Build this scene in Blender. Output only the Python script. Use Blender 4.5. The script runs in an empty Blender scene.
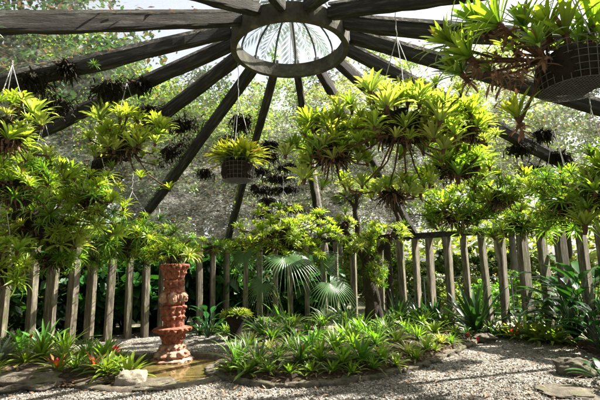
import bpy, math, random
from math import sin, cos, pi, radians, sqrt, atan2
from mathutils import Vector, Matrix, Quaternion, noise as mnoise

S = bpy.context.scene
COL = S.collection
random.seed(11)
RAD = radians

# ------------------------------------------------------------------ camera
PITCH = RAD(9.3)
FPX = 430.0
EYE = Vector((0, 0, 1.6))
cam = bpy.data.cameras.new('camera')
cam.lens = FPX / 600 * 36
cam.sensor_width = 36
cam.clip_end = 600
camo = bpy.data.objects.new('camera', cam)
camo.location = EYE
ROLL = RAD(1.2)
CAMROT = Matrix.Rotation(pi / 2 + PITCH, 3, 'X') @ Matrix.Rotation(-ROLL, 3, 'Z')
camo.rotation_euler = CAMROT.to_euler()
COL.objects.link(camo)
S.camera = camo

# ------------------------------------------------------------------ light
SUN_EL, SUN_AZ = RAD(47), atan2(0.94, 0.30)      # azimuth clockwise from +Y
sdir = Vector((sin(SUN_AZ) * cos(SUN_EL), cos(SUN_AZ) * cos(SUN_EL), sin(SUN_EL)))
w = bpy.data.worlds.new('World')
S.world = w
w.use_nodes = True
nt = w.node_tree
sky = nt.nodes.new('ShaderNodeTexSky')
sky.sky_type = 'NISHITA'
sky.sun_disc = False
sky.sun_elevation = SUN_EL
sky.sun_rotation = SUN_AZ
sky.dust_density = 4.0
sky.air_density = 1.0
sky.ozone_density = 1.0
nt.nodes['Background'].inputs['Strength'].default_value = 0.068
haz = nt.nodes.new('ShaderNodeHueSaturation')          # thin white haze over the whole sky
haz.inputs['Saturation'].default_value = .35
haz.inputs['Value'].default_value = 1.15
nt.links.new(sky.outputs[0], haz.inputs['Color'])
nt.links.new(haz.outputs[0], nt.nodes['Background'].inputs['Color'])
sun = bpy.data.lights.new('sun', 'SUN')
sun.energy = 5.0
sun.angle = RAD(0.5)
sun.color = (1.0, 0.95, 0.86)
so = bpy.data.objects.new('sun', sun)
so.rotation_euler = sdir.to_track_quat('Z', 'Y').to_euler()
so.location = (20, 10, 30)
COL.objects.link(so)
S.view_settings.view_transform = 'Standard'
S.view_settings.look = 'None'
S.view_settings.exposure = 2.15
S.view_settings.gamma = 1
S.view_settings.use_curve_mapping = False
S.render.engine = 'CYCLES'
S.cycles.use_denoising = True
S.cycles.max_bounces = 8
S.cycles.diffuse_bounces = 3
S.cycles.glossy_bounces = 3
S.cycles.transmission_bounces = 4
S.cycles.transparent_max_bounces = 12
S.cycles.sample_clamp_indirect = 6.0

# ------------------------------------------------------------------ helpers
def ray(px, py):
    return CAMROT @ Vector(((px - 300) / FPX, (200 - py) / FPX, -1))
def at(px, py, Y):
    r = ray(px, py)
    return EYE + r * (Y / r.y)
def gnd(px, py, z=0.0):
    r = ray(px, py)
    return EYE + r * ((z - EYE.z) / r.z)

class MB:
    """collects shapes, then links them as one mesh object"""
    def __init__(self):
        self.v, self.f, self.t, self.k, self.mi = [], [], [], [], []
    def add(self, verts, faces, t=None, k=0.0, mi=0):
        o = len(self.v)
        self.v += [tuple(p) for p in verts]
        self.f += [tuple(i + o for i in f) for f in faces]
        self.t += list(t) if t is not None else [0.0] * len(verts)
        self.k += [k] * len(verts)
        self.mi += [mi] * len(faces)
    def box(self, c, ax, ay, az, **kw):
        """centre and three half-axis vectors"""
        c, ax, ay, az = Vector(c), Vector(ax), Vector(ay), Vector(az)
        vs = [c + ax * i + ay * j + az * l for l in (-1, 1) for j in (-1, 1) for i in (-1, 1)]
        self.add(vs, [(0, 2, 3, 1), (4, 5, 7, 6), (0, 1, 5, 4), (2, 6, 7, 3), (0, 4, 6, 2), (1, 3, 7, 5)], **kw)
    def tube(self, pts, rad, n=6, caps=True, **kw):
        pts = [Vector(p) for p in pts]
        if not isinstance(rad, (list, tuple)): rad = [rad] * len(pts)
        vs, fs = [], []
        up = Vector((0.123, 0.31, 1)).normalized()
        for i, p in enumerate(pts):
            d = (pts[min(i + 1, len(pts) - 1)] - pts[max(i - 1, 0)]).normalized()
            if abs(d.dot(up)) > .95: up = Vector((1, 0.2, 0)).normalized()
            x = d.cross(up).normalized(); y = d.cross(x)
            for j in range(n):
                a = 2 * pi * j / n
                vs.append(p + (x * cos(a) + y * sin(a)) * rad[i])
        for i in range(len(pts) - 1):
            for j in range(n):
                fs.append((i * n + j, i * n + (j + 1) % n, (i + 1) * n + (j + 1) % n, (i + 1) * n + j))
        if caps:
            fs.append(tuple(range(n - 1, -1, -1)))
            fs.append(tuple(range((len(pts) - 1) * n, len(pts) * n)))
        self.add(vs, fs, **kw)
    def mesh(self, name):
        m = bpy.data.meshes.new(name)
        m.from_pydata(self.v, [], self.f)
        a = m.attributes.new('along', 'FLOAT', 'POINT'); a.data.foreach_set('value', self.t)
        b = m.attributes.new('inner', 'FLOAT', 'POINT'); b.data.foreach_set('value', self.k)
        m.polygons.foreach_set('material_index', self.mi)
        return m
    def build(self, name, mats, parent=None, smooth=False):
        m = self.mesh(name)
        for q in (mats if isinstance(mats, (list, tuple)) else [mats]): m.materials.append(q)
        if smooth: m.polygons.foreach_set('use_smooth', [True] * len(m.polygons))
        m.update()
        return link(name, m, parent)

def link(name, mesh, parent=None, loc=None):
    o = bpy.data.objects.new(name, mesh)
    COL.objects.link(o)
    if parent is not None: o.parent = parent
    if loc is not None: o.location = loc
    return o
def tag(o, label=None, cat=None, group=None, kind=None):
    if label: o['label'] = label
    if cat: o['category'] = cat
    if group: o['group'] = group
    if kind: o['kind'] = kind
    return o
def thing(name, loc, label, cat, group=None):
    o = bpy.data.objects.new(name, None)
    COL.objects.link(o)
    o.location = loc
    o.empty_display_size = .1
    return tag(o, label, cat, group)
ORD = ['first', 'second', 'third', 'fourth', 'fifth', 'sixth', 'seventh', 'eighth', 'ninth', 'tenth', 'eleventh', 'twelfth',
       'thirteenth', 'fourteenth', 'fifteenth', 'sixteenth', 'seventeenth', 'eighteenth', 'nineteenth', 'twentieth']

def fbm(p, o=3):
    return mnoise.fractal(Vector(p), 1.0, 2.0, o)

# ------------------------------------------------------------------ materials
def newmat(name):
    m = bpy.data.materials.new(name)
    m.use_nodes = True
    n = m.node_tree.nodes
    return m, n, m.node_tree.links, n['Principled BSDF'], n['Material Output']
def ramp(n, l, src, stops):
    r = n.new('ShaderNodeValToRGB')
    e = r.color_ramp.elements
    while len(e) < len(stops): e.new(.5)
    for q, (p, c) in zip(e, stops):
        q.position = p
        q.color = (*c, 1) if len(c) == 3 else c
    l.new(src, r.inputs[0])
    return r.outputs[0]
def mixc(n, l, fac, a, b, mode='MIX'):
    x = n.new('ShaderNodeMix'); x.data_type = 'RGBA'; x.blend_type = mode
    for i, q in ((0, fac), (6, a), (7, b)):
        if hasattr(q, 'is_output'): l.new(q, x.inputs[i])
        elif i == 0: x.inputs[0].default_value = q
        else: x.inputs[i].default_value = (*q, 1)
    return x.outputs[2]
def tnoise(n, l, scale, detail=4, rough=.6, coord='Object', stretch=None, tilt=0.0):
    tc = n.new('ShaderNodeTexCoord')
    src = tc.outputs[coord]
    if tilt:      # turn the grain along a sloping beam
        mt = n.new('ShaderNodeMapping'); mt.inputs['Rotation'].default_value = (tilt, 0, 0)
        l.new(src, mt.inputs[0]); src = mt.outputs[0]
    if stretch:
        mp = n.new('ShaderNodeMapping'); mp.inputs['Scale'].default_value = stretch
        l.new(src, mp.inputs[0]); src = mp.outputs[0]
    t = n.new('ShaderNodeTexNoise')
    t.inputs['Scale'].default_value = scale
    t.inputs['Detail'].default_value = detail
    t.inputs['Roughness'].default_value = rough
    l.new(src, t.inputs['Vector'])
    return t.outputs[0]
def bump(n, l, src, bsdf, strength=.4, dist=.02):
    b = n.new('ShaderNodeBump')
    b.inputs['Strength'].default_value = strength
    b.inputs['Distance'].default_value = dist
    l.new(src, b.inputs['Height'])
    l.new(b.outputs[0], bsdf.inputs['Normal'])

def solid(name, stops, scale=6, rough=.85, bstr=.5, bdist=.02, stretch=None, coord='Object', spec=.3, top=None, tilt=0.0):
    """noise-coloured matte surface"""
    m, n, l, b, o = newmat(name)
    t = tnoise(n, l, scale, 6, .65, coord, stretch, tilt)
    c = ramp(n, l, t, stops)
    t2 = tnoise(n, l, scale * 5, 5, .7, coord, stretch, tilt)
    c = mixc(n, l, .35, c, ramp(n, l, t2, [(.3, (.3, .3, .3)), (.7, (1, 1, 1))]), 'MULTIPLY')
    if top:   # moss or lichen patches
        t3 = tnoise(n, l, scale * .6, 5, .7, coord)
        c = mixc(n, l, ramp(n, l, t3, [(top[1], (0, 0, 0)), (top[1] + .12, (1, 1, 1))]), c, top[0])
    l.new(c, b.inputs['Base Color'])
    b.inputs['Roughness'].default_value = rough
    b.inputs['Specular IOR Level'].default_value = spec
    bump(n, l, t2, b, bstr, bdist)
    return m

def leafmat(name, base, tip, core=None, trans=.4, rough=.38, var=.35, tcol=None, dead=.04, core_at=.75):
    m, n, l, b, o = newmat(name)
    al = n.new('ShaderNodeAttribute'); al.attribute_name = 'along'
    inn = n.new('ShaderNodeAttribute'); inn.attribute_name = 'inner'
    g = n.new('ShaderNodeNewGeometry')
    oi = n.new('ShaderNodeObjectInfo')
    c = ramp(n, l, al.outputs['Fac'], [(.1, base), (.85, tip)])
    if core: c = mixc(n, l, ramp(n, l, inn.outputs['Fac'], [(core_at - .1, (0, 0, 0)), (core_at + .1, (1, 1, 1))]), c, core)
    # each leaf and each plant a little different
    hs = n.new('ShaderNodeHueSaturation')
    def rng(src, lo, hi):
        q = n.new('ShaderNodeMapRange'); q.inputs[3].default_value = lo; q.inputs[4].default_value = hi
        l.new(src, q.inputs[0]); return q.outputs[0]
    l.new(rng(g.outputs['Random Per Island'], 1 - var, 1 + var), hs.inputs['Value'])
    l.new(rng(oi.outputs['Random'], .478, .515), hs.inputs['Hue'])
    l.new(c, hs.inputs['Color'])
    c = hs.outputs[0]
    mt = n.new('ShaderNodeMath'); mt.operation = 'LESS_THAN'; mt.inputs[1].default_value = dead
    l.new(g.outputs['Random Per Island'], mt.inputs[0])
    c = mixc(n, l, mt.outputs[0], c, (.16, .09, .035))
    l.new(c, b.inputs['Base Color'])
    b.inputs['Roughness'].default_value = rough
    b.inputs['Specular IOR Level'].default_value = .45
    tr = n.new('ShaderNodeBsdfTranslucent')
    tc = mixc(n, l, 1.0, c, tcol or (1.5, 1.6, .5), 'MULTIPLY')
    l.new(tc, tr.inputs[0])
    mx = n.new('ShaderNodeMixShader'); mx.inputs[0].default_value = trans
    l.new(b.outputs[0], mx.inputs[1]); l.new(tr.outputs[0], mx.inputs[2])
    l.new(mx.outputs[0], o.inputs[0])
    return m

M = {}
M['lime'] = leafmat('lime_leaf', (.20, .32, .035), (.33, .44, .06), trans=.5, tcol=(1.5, 1.5, .5))
M['limepale'] = leafmat('pale_lime_leaf', (.28, .36, .08), (.40, .47, .11), trans=.45, tcol=(1.4, 1.4, .6))
M['golden'] = leafmat('golden_leaf', (.13, .24, .025), (.36, .40, .04), trans=.45, tcol=(1.4, 1.3, .5))
M['green'] = leafmat('green_strap_leaf', (.06, .16, .025), (.10, .21, .035), trans=.4)
M['older'] = leafmat('older_green_leaf', (.045, .105, .02), (.075, .135, .03), trans=.3, dead=.12)
M['deep'] = leafmat('deep_green_leaf', (.02, .065, .018), (.03, .085, .022), trans=.25, rough=.3)
M['mid'] = leafmat('mid_green_leaf', (.13, .22, .025), (.20, .29, .04), trans=.42)
M['fresh'] = leafmat('fresh_green_leaf', (.09, .20, .02), (.15, .28, .035), trans=.45)
M['redcore'] = leafmat('red_centred_leaf', (.12, .20, .03), (.14, .22, .04), core=(.5, .04, .02), trans=.35)
M['varieg'] = leafmat('cream_striped_leaf', (.42, .40, .16), (.28, .32, .07), trans=.35)
M['silver'] = leafmat('silver_leaf', (.13, .17, .12), (.20, .24, .17), trans=.2, rough=.3, tcol=(1.1, 1.3, .7))
M['fan'] = leafmat('fan_palm_leaf', (.06, .14, .04), (.08, .17, .05), trans=.3, rough=.33, var=.2, tcol=(1.1, 1.4, .7), dead=0)
M['broad'] = leafmat('broad_leaf', (.02, .08, .015), (.03, .10, .02), trans=.25, rough=.22, dead=0)
M['tree1'] = leafmat('tree_leaf', (.06, .11, .02), (.09, .15, .03), trans=.42, rough=.5, var=.6)
M['tree2'] = leafmat('tree_leaf_light', (.13, .18, .035), (.19, .25, .05), trans=.48, rough=.5, var=.55)
M['tree3'] = leafmat('tree_leaf_dark', (.025, .06, .02), (.04, .085, .025), trans=.3, rough=.45, var=.6)
M['dead'] = leafmat('dry_leaf', (.24, .155, .085), (.19, .125, .07), trans=.15, rough=.8, var=.5, tcol=(1, .8, .6), dead=0)
M['stolon'] = solid('brown_stem', [(.3, (.05, .03, .018)), (.7, (.16, .085, .045))], 18)
M['root'] = solid('dark_root_mass', [(.3, (.008, .007, .005)), (.7, (.045, .032, .02))], 14, 1, .9, .03)
M['debris'] = solid('black_debris', [(.3, (.008, .007, .005)), (.7, (.05, .042, .028))], 10, 1)
M['wire'] = solid('galvanised_wire', [(.3, (.35, .35, .34)), (.7, (.55, .55, .53))], 30, .5, .1)
M['mesh'] = solid('basket_wire', [(.3, (.08, .08, .075)), (.7, (.17, .17, .16))], 30, .6, .1)
M['post'] = solid('weathered_post_timber', [(.25, (.035, .030, .022)), (.48, (.145, .122, .088)), (.7, (.40, .355, .26))], 8, .9, .7, .02, (3, 3, .35), top=((.10, .11, .035), .52))
M['rafter'] = solid('dark_weathered_timber', [(.25, (.014, .013, .010)), (.52, (.045, .041, .033)), (.75, (.17, .16, .14))], 9, .95, 1.0, .04, (2.2, .22, 2.2), tilt=math.atan((5.04 - 2.62) / (6.9 - .86)), top=((.045, .048, .02), .58))
M['ringm'] = solid('ring_timber', [(.25, (.03, .028, .02)), (.55, (.075, .068, .05)), (.8, (.20, .185, .15))], 5, .9, .5, .02, top=((.10, .10, .045), .55))
M['iron'] = solid('skylight_iron', [(.3, (.05, .06, .065)), (.7, (.10, .11, .11))], 9, .6, .2)
M['bark'] = solid('mossy_bark', [(.25, (.02, .015, .01)), (.55, (.06, .045, .03)), (.8, (.12, .10, .075))], 7, .95, 1, .05, (1, 1, .4), top=((.05, .06, .02), .6))
M['palebark'] = solid('pale_bark', [(.25, (.10, .09, .07)), (.6, (.24, .21, .17)), (.85, (.38, .35, .3))], 4, .95, .8, .05, (1, 1, .3))
M['soil'] = solid('leafy_soil', [(.25, (.02, .014, .009)), (.5, (.07, .047, .03)), (.75, (.20, .145, .095))], 9, 1, 1, .04)
M['stone'] = solid('garden_stone', [(.25, (.06, .05, .036)), (.55, (.16, .135, .10)), (.8, (.32, .28, .22))], 7, .92, .9, .03, top=((.10, .11, .035), .54))
M['pale'] = solid('pale_stone', [(.25, (.17, .15, .10)), (.55, (.32, .28, .21)), (.8, (.48, .44, .36))], 8, .9, .7, .02, top=((.36, .20, .08), .62))
M['terra'] = solid('red_terracotta', [(.3, (.11, .035, .022)), (.5, (.31, .10, .058)), (.7, (.44, .21, .14))], 14, .85, .7, .015, top=((.38, .27, .2), .60))
M['terrapale'] = solid('limed_terracotta', [(.3, (.25, .09, .055)), (.5, (.40, .22, .15)), (.7, (.5, .41, .33))], 9, .88, .7, .015, top=((.30, .30, .15), .64))
M['plaster'] = solid('pale_painted_panel', [(.3, (.5, .5, .5)), (.7, (.62, .62, .62))], 5, .8, .1)
M['red'] = leafmat('red_bract', (.55, .03, .02), (.62, .08, .02), trans=.3, tcol=(1.2, .7, .5), dead=0)
M['pink'] = leafmat('pink_blossom', (.5, .12, .16), (.55, .2, .2), trans=.3, tcol=(1.2, .7, .7), dead=0)

def gravel_material():
    m, n, l, b, o = newmat('grey_gravel')
    tc = n.new('ShaderNodeTexCoord')
    v = n.new('ShaderNodeTexVoronoi'); v.inputs['Scale'].default_value = 34
    l.new(tc.outputs['Object'], v.inputs['Vector'])
    c1 = ramp(n, l, v.outputs['Color'], [(.15, (.08, .072, .06)), (.5, (.22, .20, .17)), (.85, (.44, .41, .36))])
    t = tnoise(n, l, 1.3, 5, .6)
    c = mixc(n, l, ramp(n, l, t, [(.45, (0, 0, 0)), (.68, (.75, .75, .75))]), c1, (.12, .095, .065))
    t2 = tnoise(n, l, 90, 3, .6)
    c = mixc(n, l, .5, c, ramp(n, l, t2, [(.3, (.35, .35, .35)), (.65, (1, 1, 1))]), 'MULTIPLY')
    l.new(c, b.inputs['Base Color'])
    b.inputs['Roughness'].default_value = .95
    b.inputs['Specular IOR Level'].default_value = .2
    bump(n, l, v.outputs['Distance'], b, 1.0, .02)
    return m
M['gravel'] = gravel_material()
def pebble_material():
    m, n, l, b, o = newmat('pebble_stone')
    g = n.new('ShaderNodeNewGeometry')
    c = ramp(n, l, g.outputs['Random Per Island'], [(0, (.065, .057, .046)), (.45, (.18, .16, .132)), (.8, (.34, .31, .265)), (1, (.54, .51, .45))])
    l.new(c, b.inputs['Base Color'])
    b.inputs['Roughness'].default_value = .9
    return m
M['pebble'] = pebble_material()
def water_material():
    m, n, l, b, o = newmat('brown_pond_water')
    t = tnoise(n, l, 2.5, 3)
    l.new(ramp(n, l, t, [(.3, (.075, .055, .018)), (.7, (.15, .115, .04))]), b.inputs['Base Color'])
    b.inputs['Roughness'].default_value = .04
    b.inputs['IOR'].default_value = 1.33
    bump(n, l, tnoise(n, l, 11, 2), b, .07, .02)
    return m
M['water'] = water_material()
def ground_material():
    m, n, l, b, o = newmat('garden_earth')
    t = tnoise(n, l, .5, 6, .65)
    c = ramp(n, l, t, [(.32, (.05, .07, .02)), (.5, (.17, .17, .09)), (.68, (.34, .31, .24))])
    l.new(c, b.inputs['Base Color'])
    b.inputs['Roughness'].default_value = .95
    bump(n, l, tnoise(n, l, 20, 4), b, .8, .05)
    return m
M['ground'] = ground_material()
def net_material():
    """fine wire netting under leaf litter: partly see-through, partly grey"""
    m, n, l, b, o = newmat('litter_covered_netting')
    t = tnoise(n, l, 1.4, 8, .8)
    t2 = tnoise(n, l, 17, 5, .8)
    ad = n.new('ShaderNodeMath'); ad.operation = 'MULTIPLY_ADD'
    l.new(t2, ad.inputs[0]); ad.inputs[1].default_value = .8; l.new(t, ad.inputs[2])
    t3 = tnoise(n, l, 38, 3, .7)
    ad2 = n.new('ShaderNodeMath'); ad2.operation = 'MULTIPLY_ADD'
    l.new(t3, ad2.inputs[0]); ad2.inputs[1].default_value = .25; l.new(ad.outputs[0], ad2.inputs[2])
    hf = n.new('ShaderNodeMath'); hf.operation = 'MULTIPLY'; hf.inputs[1].default_value = .5
    l.new(ad2.outputs[0], hf.inputs[0])
    fac = ramp(n, l, hf.outputs[0], [(.45, (.03, .03, .03)), (.535, (.12, .12, .12)), (.59, (.34, .34, .34)), (.66, (.94, .94, .94))])
    c = ramp(n, l, t2, [(.35, (.30, .29, .25)), (.62, (.40, .39, .35)), (.75, (.15, .16, .09))])
    d = n.new('ShaderNodeBsdfDiffuse'); l.new(c, d.inputs[0])
    tr = n.new('ShaderNodeBsdfTranslucent'); l.new(c, tr.inputs[0])
    m1 = n.new('ShaderNodeMixShader'); m1.inputs[0].default_value = .5
    l.new(d.outputs[0], m1.inputs[1]); l.new(tr.outputs[0], m1.inputs[2])
    tp = n.new('ShaderNodeBsdfTransparent')
    m2 = n.new('ShaderNodeMixShader'); l.new(fac, m2.inputs[0])
    l.new(tp.outputs[0], m2.inputs[1]); l.new(m1.outputs[0], m2.inputs[2])
    l.new(m2.outputs[0], o.inputs[0])
    return m
M['net'] = net_material()
def pane_material():
    m, n, l, b, o = newmat('skylight_glazing')
    tp = n.new('ShaderNodeBsdfTransparent'); tp.inputs[0].default_value = (.94, .97, .97, 1)
    tr = n.new('ShaderNodeBsdfTranslucent'); tr.inputs[0].default_value = (.85, .9, .9, 1)
    m0 = n.new('ShaderNodeMixShader'); m0.inputs[0].default_value = .04
    l.new(tp.outputs[0], m0.inputs[1]); l.new(tr.outputs[0], m0.inputs[2])
    gl = n.new('ShaderNodeBsdfGlossy'); gl.inputs['Roughness'].default_value = .08
    m2 = n.new('ShaderNodeMixShader'); m2.inputs[0].default_value = .06
    l.new(m0.outputs[0], m2.inputs[1]); l.new(gl.outputs[0], m2.inputs[2])
    l.new(m2.outputs[0], o.inputs[0])
    return m
M['pane'] = pane_material()

# ------------------------------------------------------------------ setting: ground, floor, pond
CX, CY = -0.10, 5.9
R0, R1 = 6.9, 0.86        # wall radius and skylight ring radius
Z0, Z1 = 2.62, 5.04
def roof(r): return Z0 + (R0 - r) / (R0 - R1) * (Z1 - Z0)
def pol(r, deg, z=0.0):
    a = RAD(deg)
    return Vector((CX + r * sin(a), CY + r * cos(a), z))

def grid_sheet(name, mat, cx, cy, half, n, z, amp, sc, keep=None):
    b = MB(); vs = []; fs = []
    for j in range(n + 1):
        for i in range(n + 1):
            x = cx - half + 2 * half * i / n; y = cy - half + 2 * half * j / n
            vs.append((x, y, z + amp * fbm((x * sc, y * sc, 3.1))))
    for j in range(n):
        for i in range(n):
            a = j * (n + 1) + i
            fs.append((a, a + 1, a + n + 2, a + n + 1))
    b.add(vs, fs)
    return tag(b.build(name, mat, smooth=True), kind='structure')
grid_sheet('ground', M['ground'], 0, 20, 260, 60, -.03, 0, 1)

def disc(name, mat, r, z, n=96, rings=40, amp=0.0, sc=1.0, cx=CX, cy=CY):
    b = MB(); vs = [(cx, cy, z)]; fs = []
    for k in range(1, rings + 1):
        for j in range(n):
            a = 2 * pi * j / n
            x, y = cx + r * k / rings * sin(a), cy + r * k / rings * cos(a)
            vs.append((x, y, z + amp * fbm((x * sc, y * sc, 0.7))))
    for j in range(n):
        fs.append((0, 1 + (j + 1) % n, 1 + j))
        for k in range(rings - 1):
            a, c = 1 + k * n, 1 + (k + 1) * n
            fs.append((a + j, a + (j + 1) % n, c + (j + 1) % n, c + j))
    b.add(vs, fs)
    return b.build(name, mat, smooth=True)
tag(disc('gravel_floor', M['gravel'], 7.6, .0, amp=.006, sc=3), kind='structure')

POND_C, POND_RX, POND_RY = Vector((-2.4, 7.45, 0)), 1.2, 1.05
def pond_pt(a, k=1.0, z=0.0):
    return Vector((POND_C.x + POND_RX * k * cos(a), POND_C.y + POND_RY * k * sin(a), z))
b = MB()
N = 64
b.add([pond_pt(2 * pi * i / N, 1.02, .016) for i in range(N)], [tuple(range(N))])
tag(b.build('pond_water', M['water']), kind='structure')
b = MB(); vs = []; fs = []
prof = [(.99, 0.0), (1.0, .085), (1.035, .11), (1.11, .105), (1.15, .085), (1.165, 0.0)]
for i in range(N * 2):
    a = pi * i / N
    low = .45 + .55 * max(0, min(1, (sin(a) + .35) * 2))         # the rim sinks into the gravel on the near side
    for j, (k, z) in enumerate(prof):
        q = 1 + .02 * fbm((cos(a) * 3, sin(a) * 3, j * .3)) + .012 * sin(a * 29 + j)
        vs.append(pond_pt(a, k * q, z * low * (1 + .25 * fbm((a * 6, j, 1)))))
m_ = len(prof)
for i in range(N * 2):
    for j in range(m_ - 1):
        a0, a1 = i * m_ + j, ((i + 1) % (N * 2)) * m_ + j
        fs.append((a0, a0 + 1, a1 + 1, a1))
b.add(vs, fs)
tag(b.build('pond_rim', M['stone'], smooth=True), 'low mossy stone rim around the brown water of the pond', 'pond rim')

# ---- planting beds
def poly_inside(p, poly):
    c = False; j = len(poly) - 1
    for i in range(len(poly)):
        a, q = poly[i], poly[j]
        if (a.y > p[1]) != (q.y > p[1]) and p[0] < (q.x - a.x) * (p[1] - a.y) / (q.y - a.y) + a.x: c = not c
        j = i
    return c
def smooth_poly(pts, it=2):
    for _ in range(it):
        out = []
        for i in range(len(pts)):
            a, c = pts[i], pts[(i + 1) % len(pts)]
            out += [a.lerp(c, .25), a.lerp(c, .75)]
        pts = out
    return pts
def edge_dist(x, y, poly):
    d = 1e9
    p = Vector((x, y, 0))
    for i in range(len(poly)):
        a, c = poly[i], poly[(i + 1) % len(poly)]
        e = c - a
        t = max(0, min(1, (p - a).dot(e) / max(e.dot(e), 1e-9)))
        d = min(d, (p - (a + e * t)).length)
    return d
BEDS = {}
def bed(name, pts, hgt):
    poly = smooth_poly([Vector((p.x, p.y, 0)) for p in pts])
    BEDS[name] = (poly, hgt)
    x0, x1 = min(p.x for p in poly), max(p.x for p in poly); y0, y1 = min(p.y for p in poly), max(p.y for p in poly)
    b = MB(); st = .09; idx = {}; vs = []; fs = []
    def vert(i, j):
        if (i, j) not in idx:
            x, y = x0 + i * st, y0 + j * st
            idx[(i, j)] = len(vs); vs.append((x, y, bed_z(name, x, y)))
        return idx[(i, j)]
    for i in range(int((x1 - x0) / st) + 2):
        for j in range(int((y1 - y0) / st) + 2):
            if poly_inside((x0 + (i + .5) * st, y0 + (j + .5) * st), poly):
                fs.append((vert(i, j), vert(i + 1, j), vert(i + 1, j + 1), vert(i, j + 1)))
    b.add(vs, fs)
    tag(b.build(name, M['soil'], smooth=True), kind='structure')
def bed_z(name, x, y):
    poly, hgt = BEDS[name]
    if not poly_inside((x, y), poly): return .012
    d = edge_dist(x, y, poly)
    return .012 + hgt * min(1, d / .5) ** .6 + .025 * fbm((x * 3, y * 3, 5)) * min(1, d / .15)
ISL = [(207, 371), (224, 381), (260, 386.5), (300, 387.5), (345, 384), (388, 376), (422, 367), (447, 355.5), (470, 346.5), (480, 340),
       (466, 334), (440, 331), (400, 330), (350, 329), (290, 329), (252, 332), (243, 346), (234, 358), (222, 364)]
bed('island_soil', [gnd(*p) for p in ISL], .22)
LEFT = [(-60, 400), (0, 392), (45, 388), (95, 387), (128, 384), (140, 376), (132, 366), (100, 358), (70, 352), (30, 349), (-60, 352)]
bed('pondside_soil', [gnd(*p) for p in LEFT], .12)
RBED = [pol(6.8, t) for t in range(14, 100, 6)] + [gnd(640, 372), gnd(598, 356), gnd(572, 346), gnd(530, 336), gnd(496, 331.5), gnd(470, 331)]
bed('wallside_soil', RBED, .14)

# stone kerb of the island bed: one low mortared wall of irregular stones
b = MB()
poly = BEDS['island_soil'][0]
acc = 0; L_ = 0
pts = poly + [poly[0]]
dist = [0]
for i in range(len(poly)): dist.append(dist[-1] + (pts[i + 1] - pts[i]).length)
def along(s):
    for i in range(len(poly)):
        if s <= dist[i + 1]: return pts[i].lerp(pts[i + 1], (s - dist[i]) / max(1e-6, dist[i + 1] - dist[i])), (pts[i + 1] - pts[i]).normalized()
    return pts[-1], (pts[-1] - pts[-2]).normalized()
def lump(b, c, ax, ay, az, seed, amp=.25, n=10, m=7, power=.62, **kw):
    """rounded irregular block"""
    vs, fs = [], []
    def sp(x): return math.copysign(abs(x) ** power, x)
    for i in range(m + 1):
        ph = -pi / 2 + pi * i / m
        for j in range(n):
            th = 2 * pi * j / n
            d = Vector((sp(cos(ph)) * sp(cos(th)), sp(cos(ph)) * sp(sin(th)), sp(sin(ph))))
            q = 1 + amp * fbm((d.x * 1.3 + seed, d.y * 1.3, d.z * 1.3), 3)
            vs.append(Vector(c) + (Vector(ax) * d.x + Vector(ay) * d.y + Vector(az) * d.z) * q)
    for i in range(m):
        for j in range(n):
            fs.append((i * n + j, i * n + (j + 1) % n, (i + 1) * n + (j + 1) % n, (i + 1) * n + j))
    b.add(vs, fs, **kw)
s = 0; k = 0
while s < dist[-1]:
    ln = random.uniform(.14, .38)
    p, d = along(min(dist[-1] - 1e-3, s + ln / 2))
    nrm = Vector((d.y, -d.x, 0))
    h = random.uniform(.04, .065)
    lump(b, p + Vector((0, 0, h * .25)) + nrm * random.uniform(-.02, .02), d * (ln / 2 + .035), nrm * random.uniform(.06, .10), Vector((0, 0, h)), k * 3.7, .45, 16, 9, .55)
    s += ln; k += 1
tag(b.build('stone_kerb', M['stone'], smooth=True), 'low kerb of rough mossy stones edging the island bed', 'stone kerb')

# ------------------------------------------------------------------ the pavilion
pav = thing('pavilion', (CX, CY, 0), 'round timber pavilion with radial rafters, wire netting roof and central skylight', 'pavilion')
def pl(r, deg, z=0.0):   # pavilion-local point
    a = RAD(deg); return Vector((r * sin(a), r * cos(a), z))
TH0 = 5.7
RA = [TH0 + 22.5 * k for k in range(-8, 8)]
for i, th in enumerate(RA):
    b = MB()
    tan_ = Vector((1, 0, 0))
    n = 40
    hw, dp = .060, .158
    r_a, r_b = R1 + .02, R0 + .22
    vs = []
    for j in range(n + 1):
        t = j / n; r = r_a + (r_b - r_a) * t
        c = Vector((0, r, roof(r))) + tan_ * .03 * fbm((t * 3, i * 2.3, 0)) + Vector((0, 0, .03 * fbm((t * 3, i * 2.3, 7))))
        for q, (sx, sz) in enumerate(((-1, 0), (-1, -.85), (-.8, -1), (.8, -1), (1, -.85), (1, 0))):
            vs.append(c + tan_ * hw * sx * (1 + .16 * fbm((t * 22, i * 3.1, q))) + Vector((0, 0, dp * sz * (1 + .13 * fbm((t * 18, i * 1.7, q + 9))))))
    fs = []
    for j in range(n):
        for q in range(6):
            fs.append((j * 6 + q, j * 6 + (q + 1) % 6, (j + 1) * 6 + (q + 1) % 6, (j + 1) * 6 + q))
    fs += [(5, 4, 3, 2, 1, 0), tuple(range(n * 6, n * 6 + 6))]
    b.add(vs, fs)
    for j in range(n // 3):   # weathered batten that clamps the netting on top
        m_ = n // 3
        ra, rb = r_a + (r_b - r_a) * j / m_, r_a + (r_b - r_a) * (j + 1) / m_
        pa, pb = Vector((0, ra, roof(ra) + .045)), Vector((0, rb, roof(rb) + .045))
        b.box((pa + pb) / 2, tan_ * .045, (pb - pa) / 2 * .995, Vector((0, 0, .02)))
    o = b.build('rafter', M['rafter'], pav)
    o.rotation_euler.z = -RAD(th)
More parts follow.
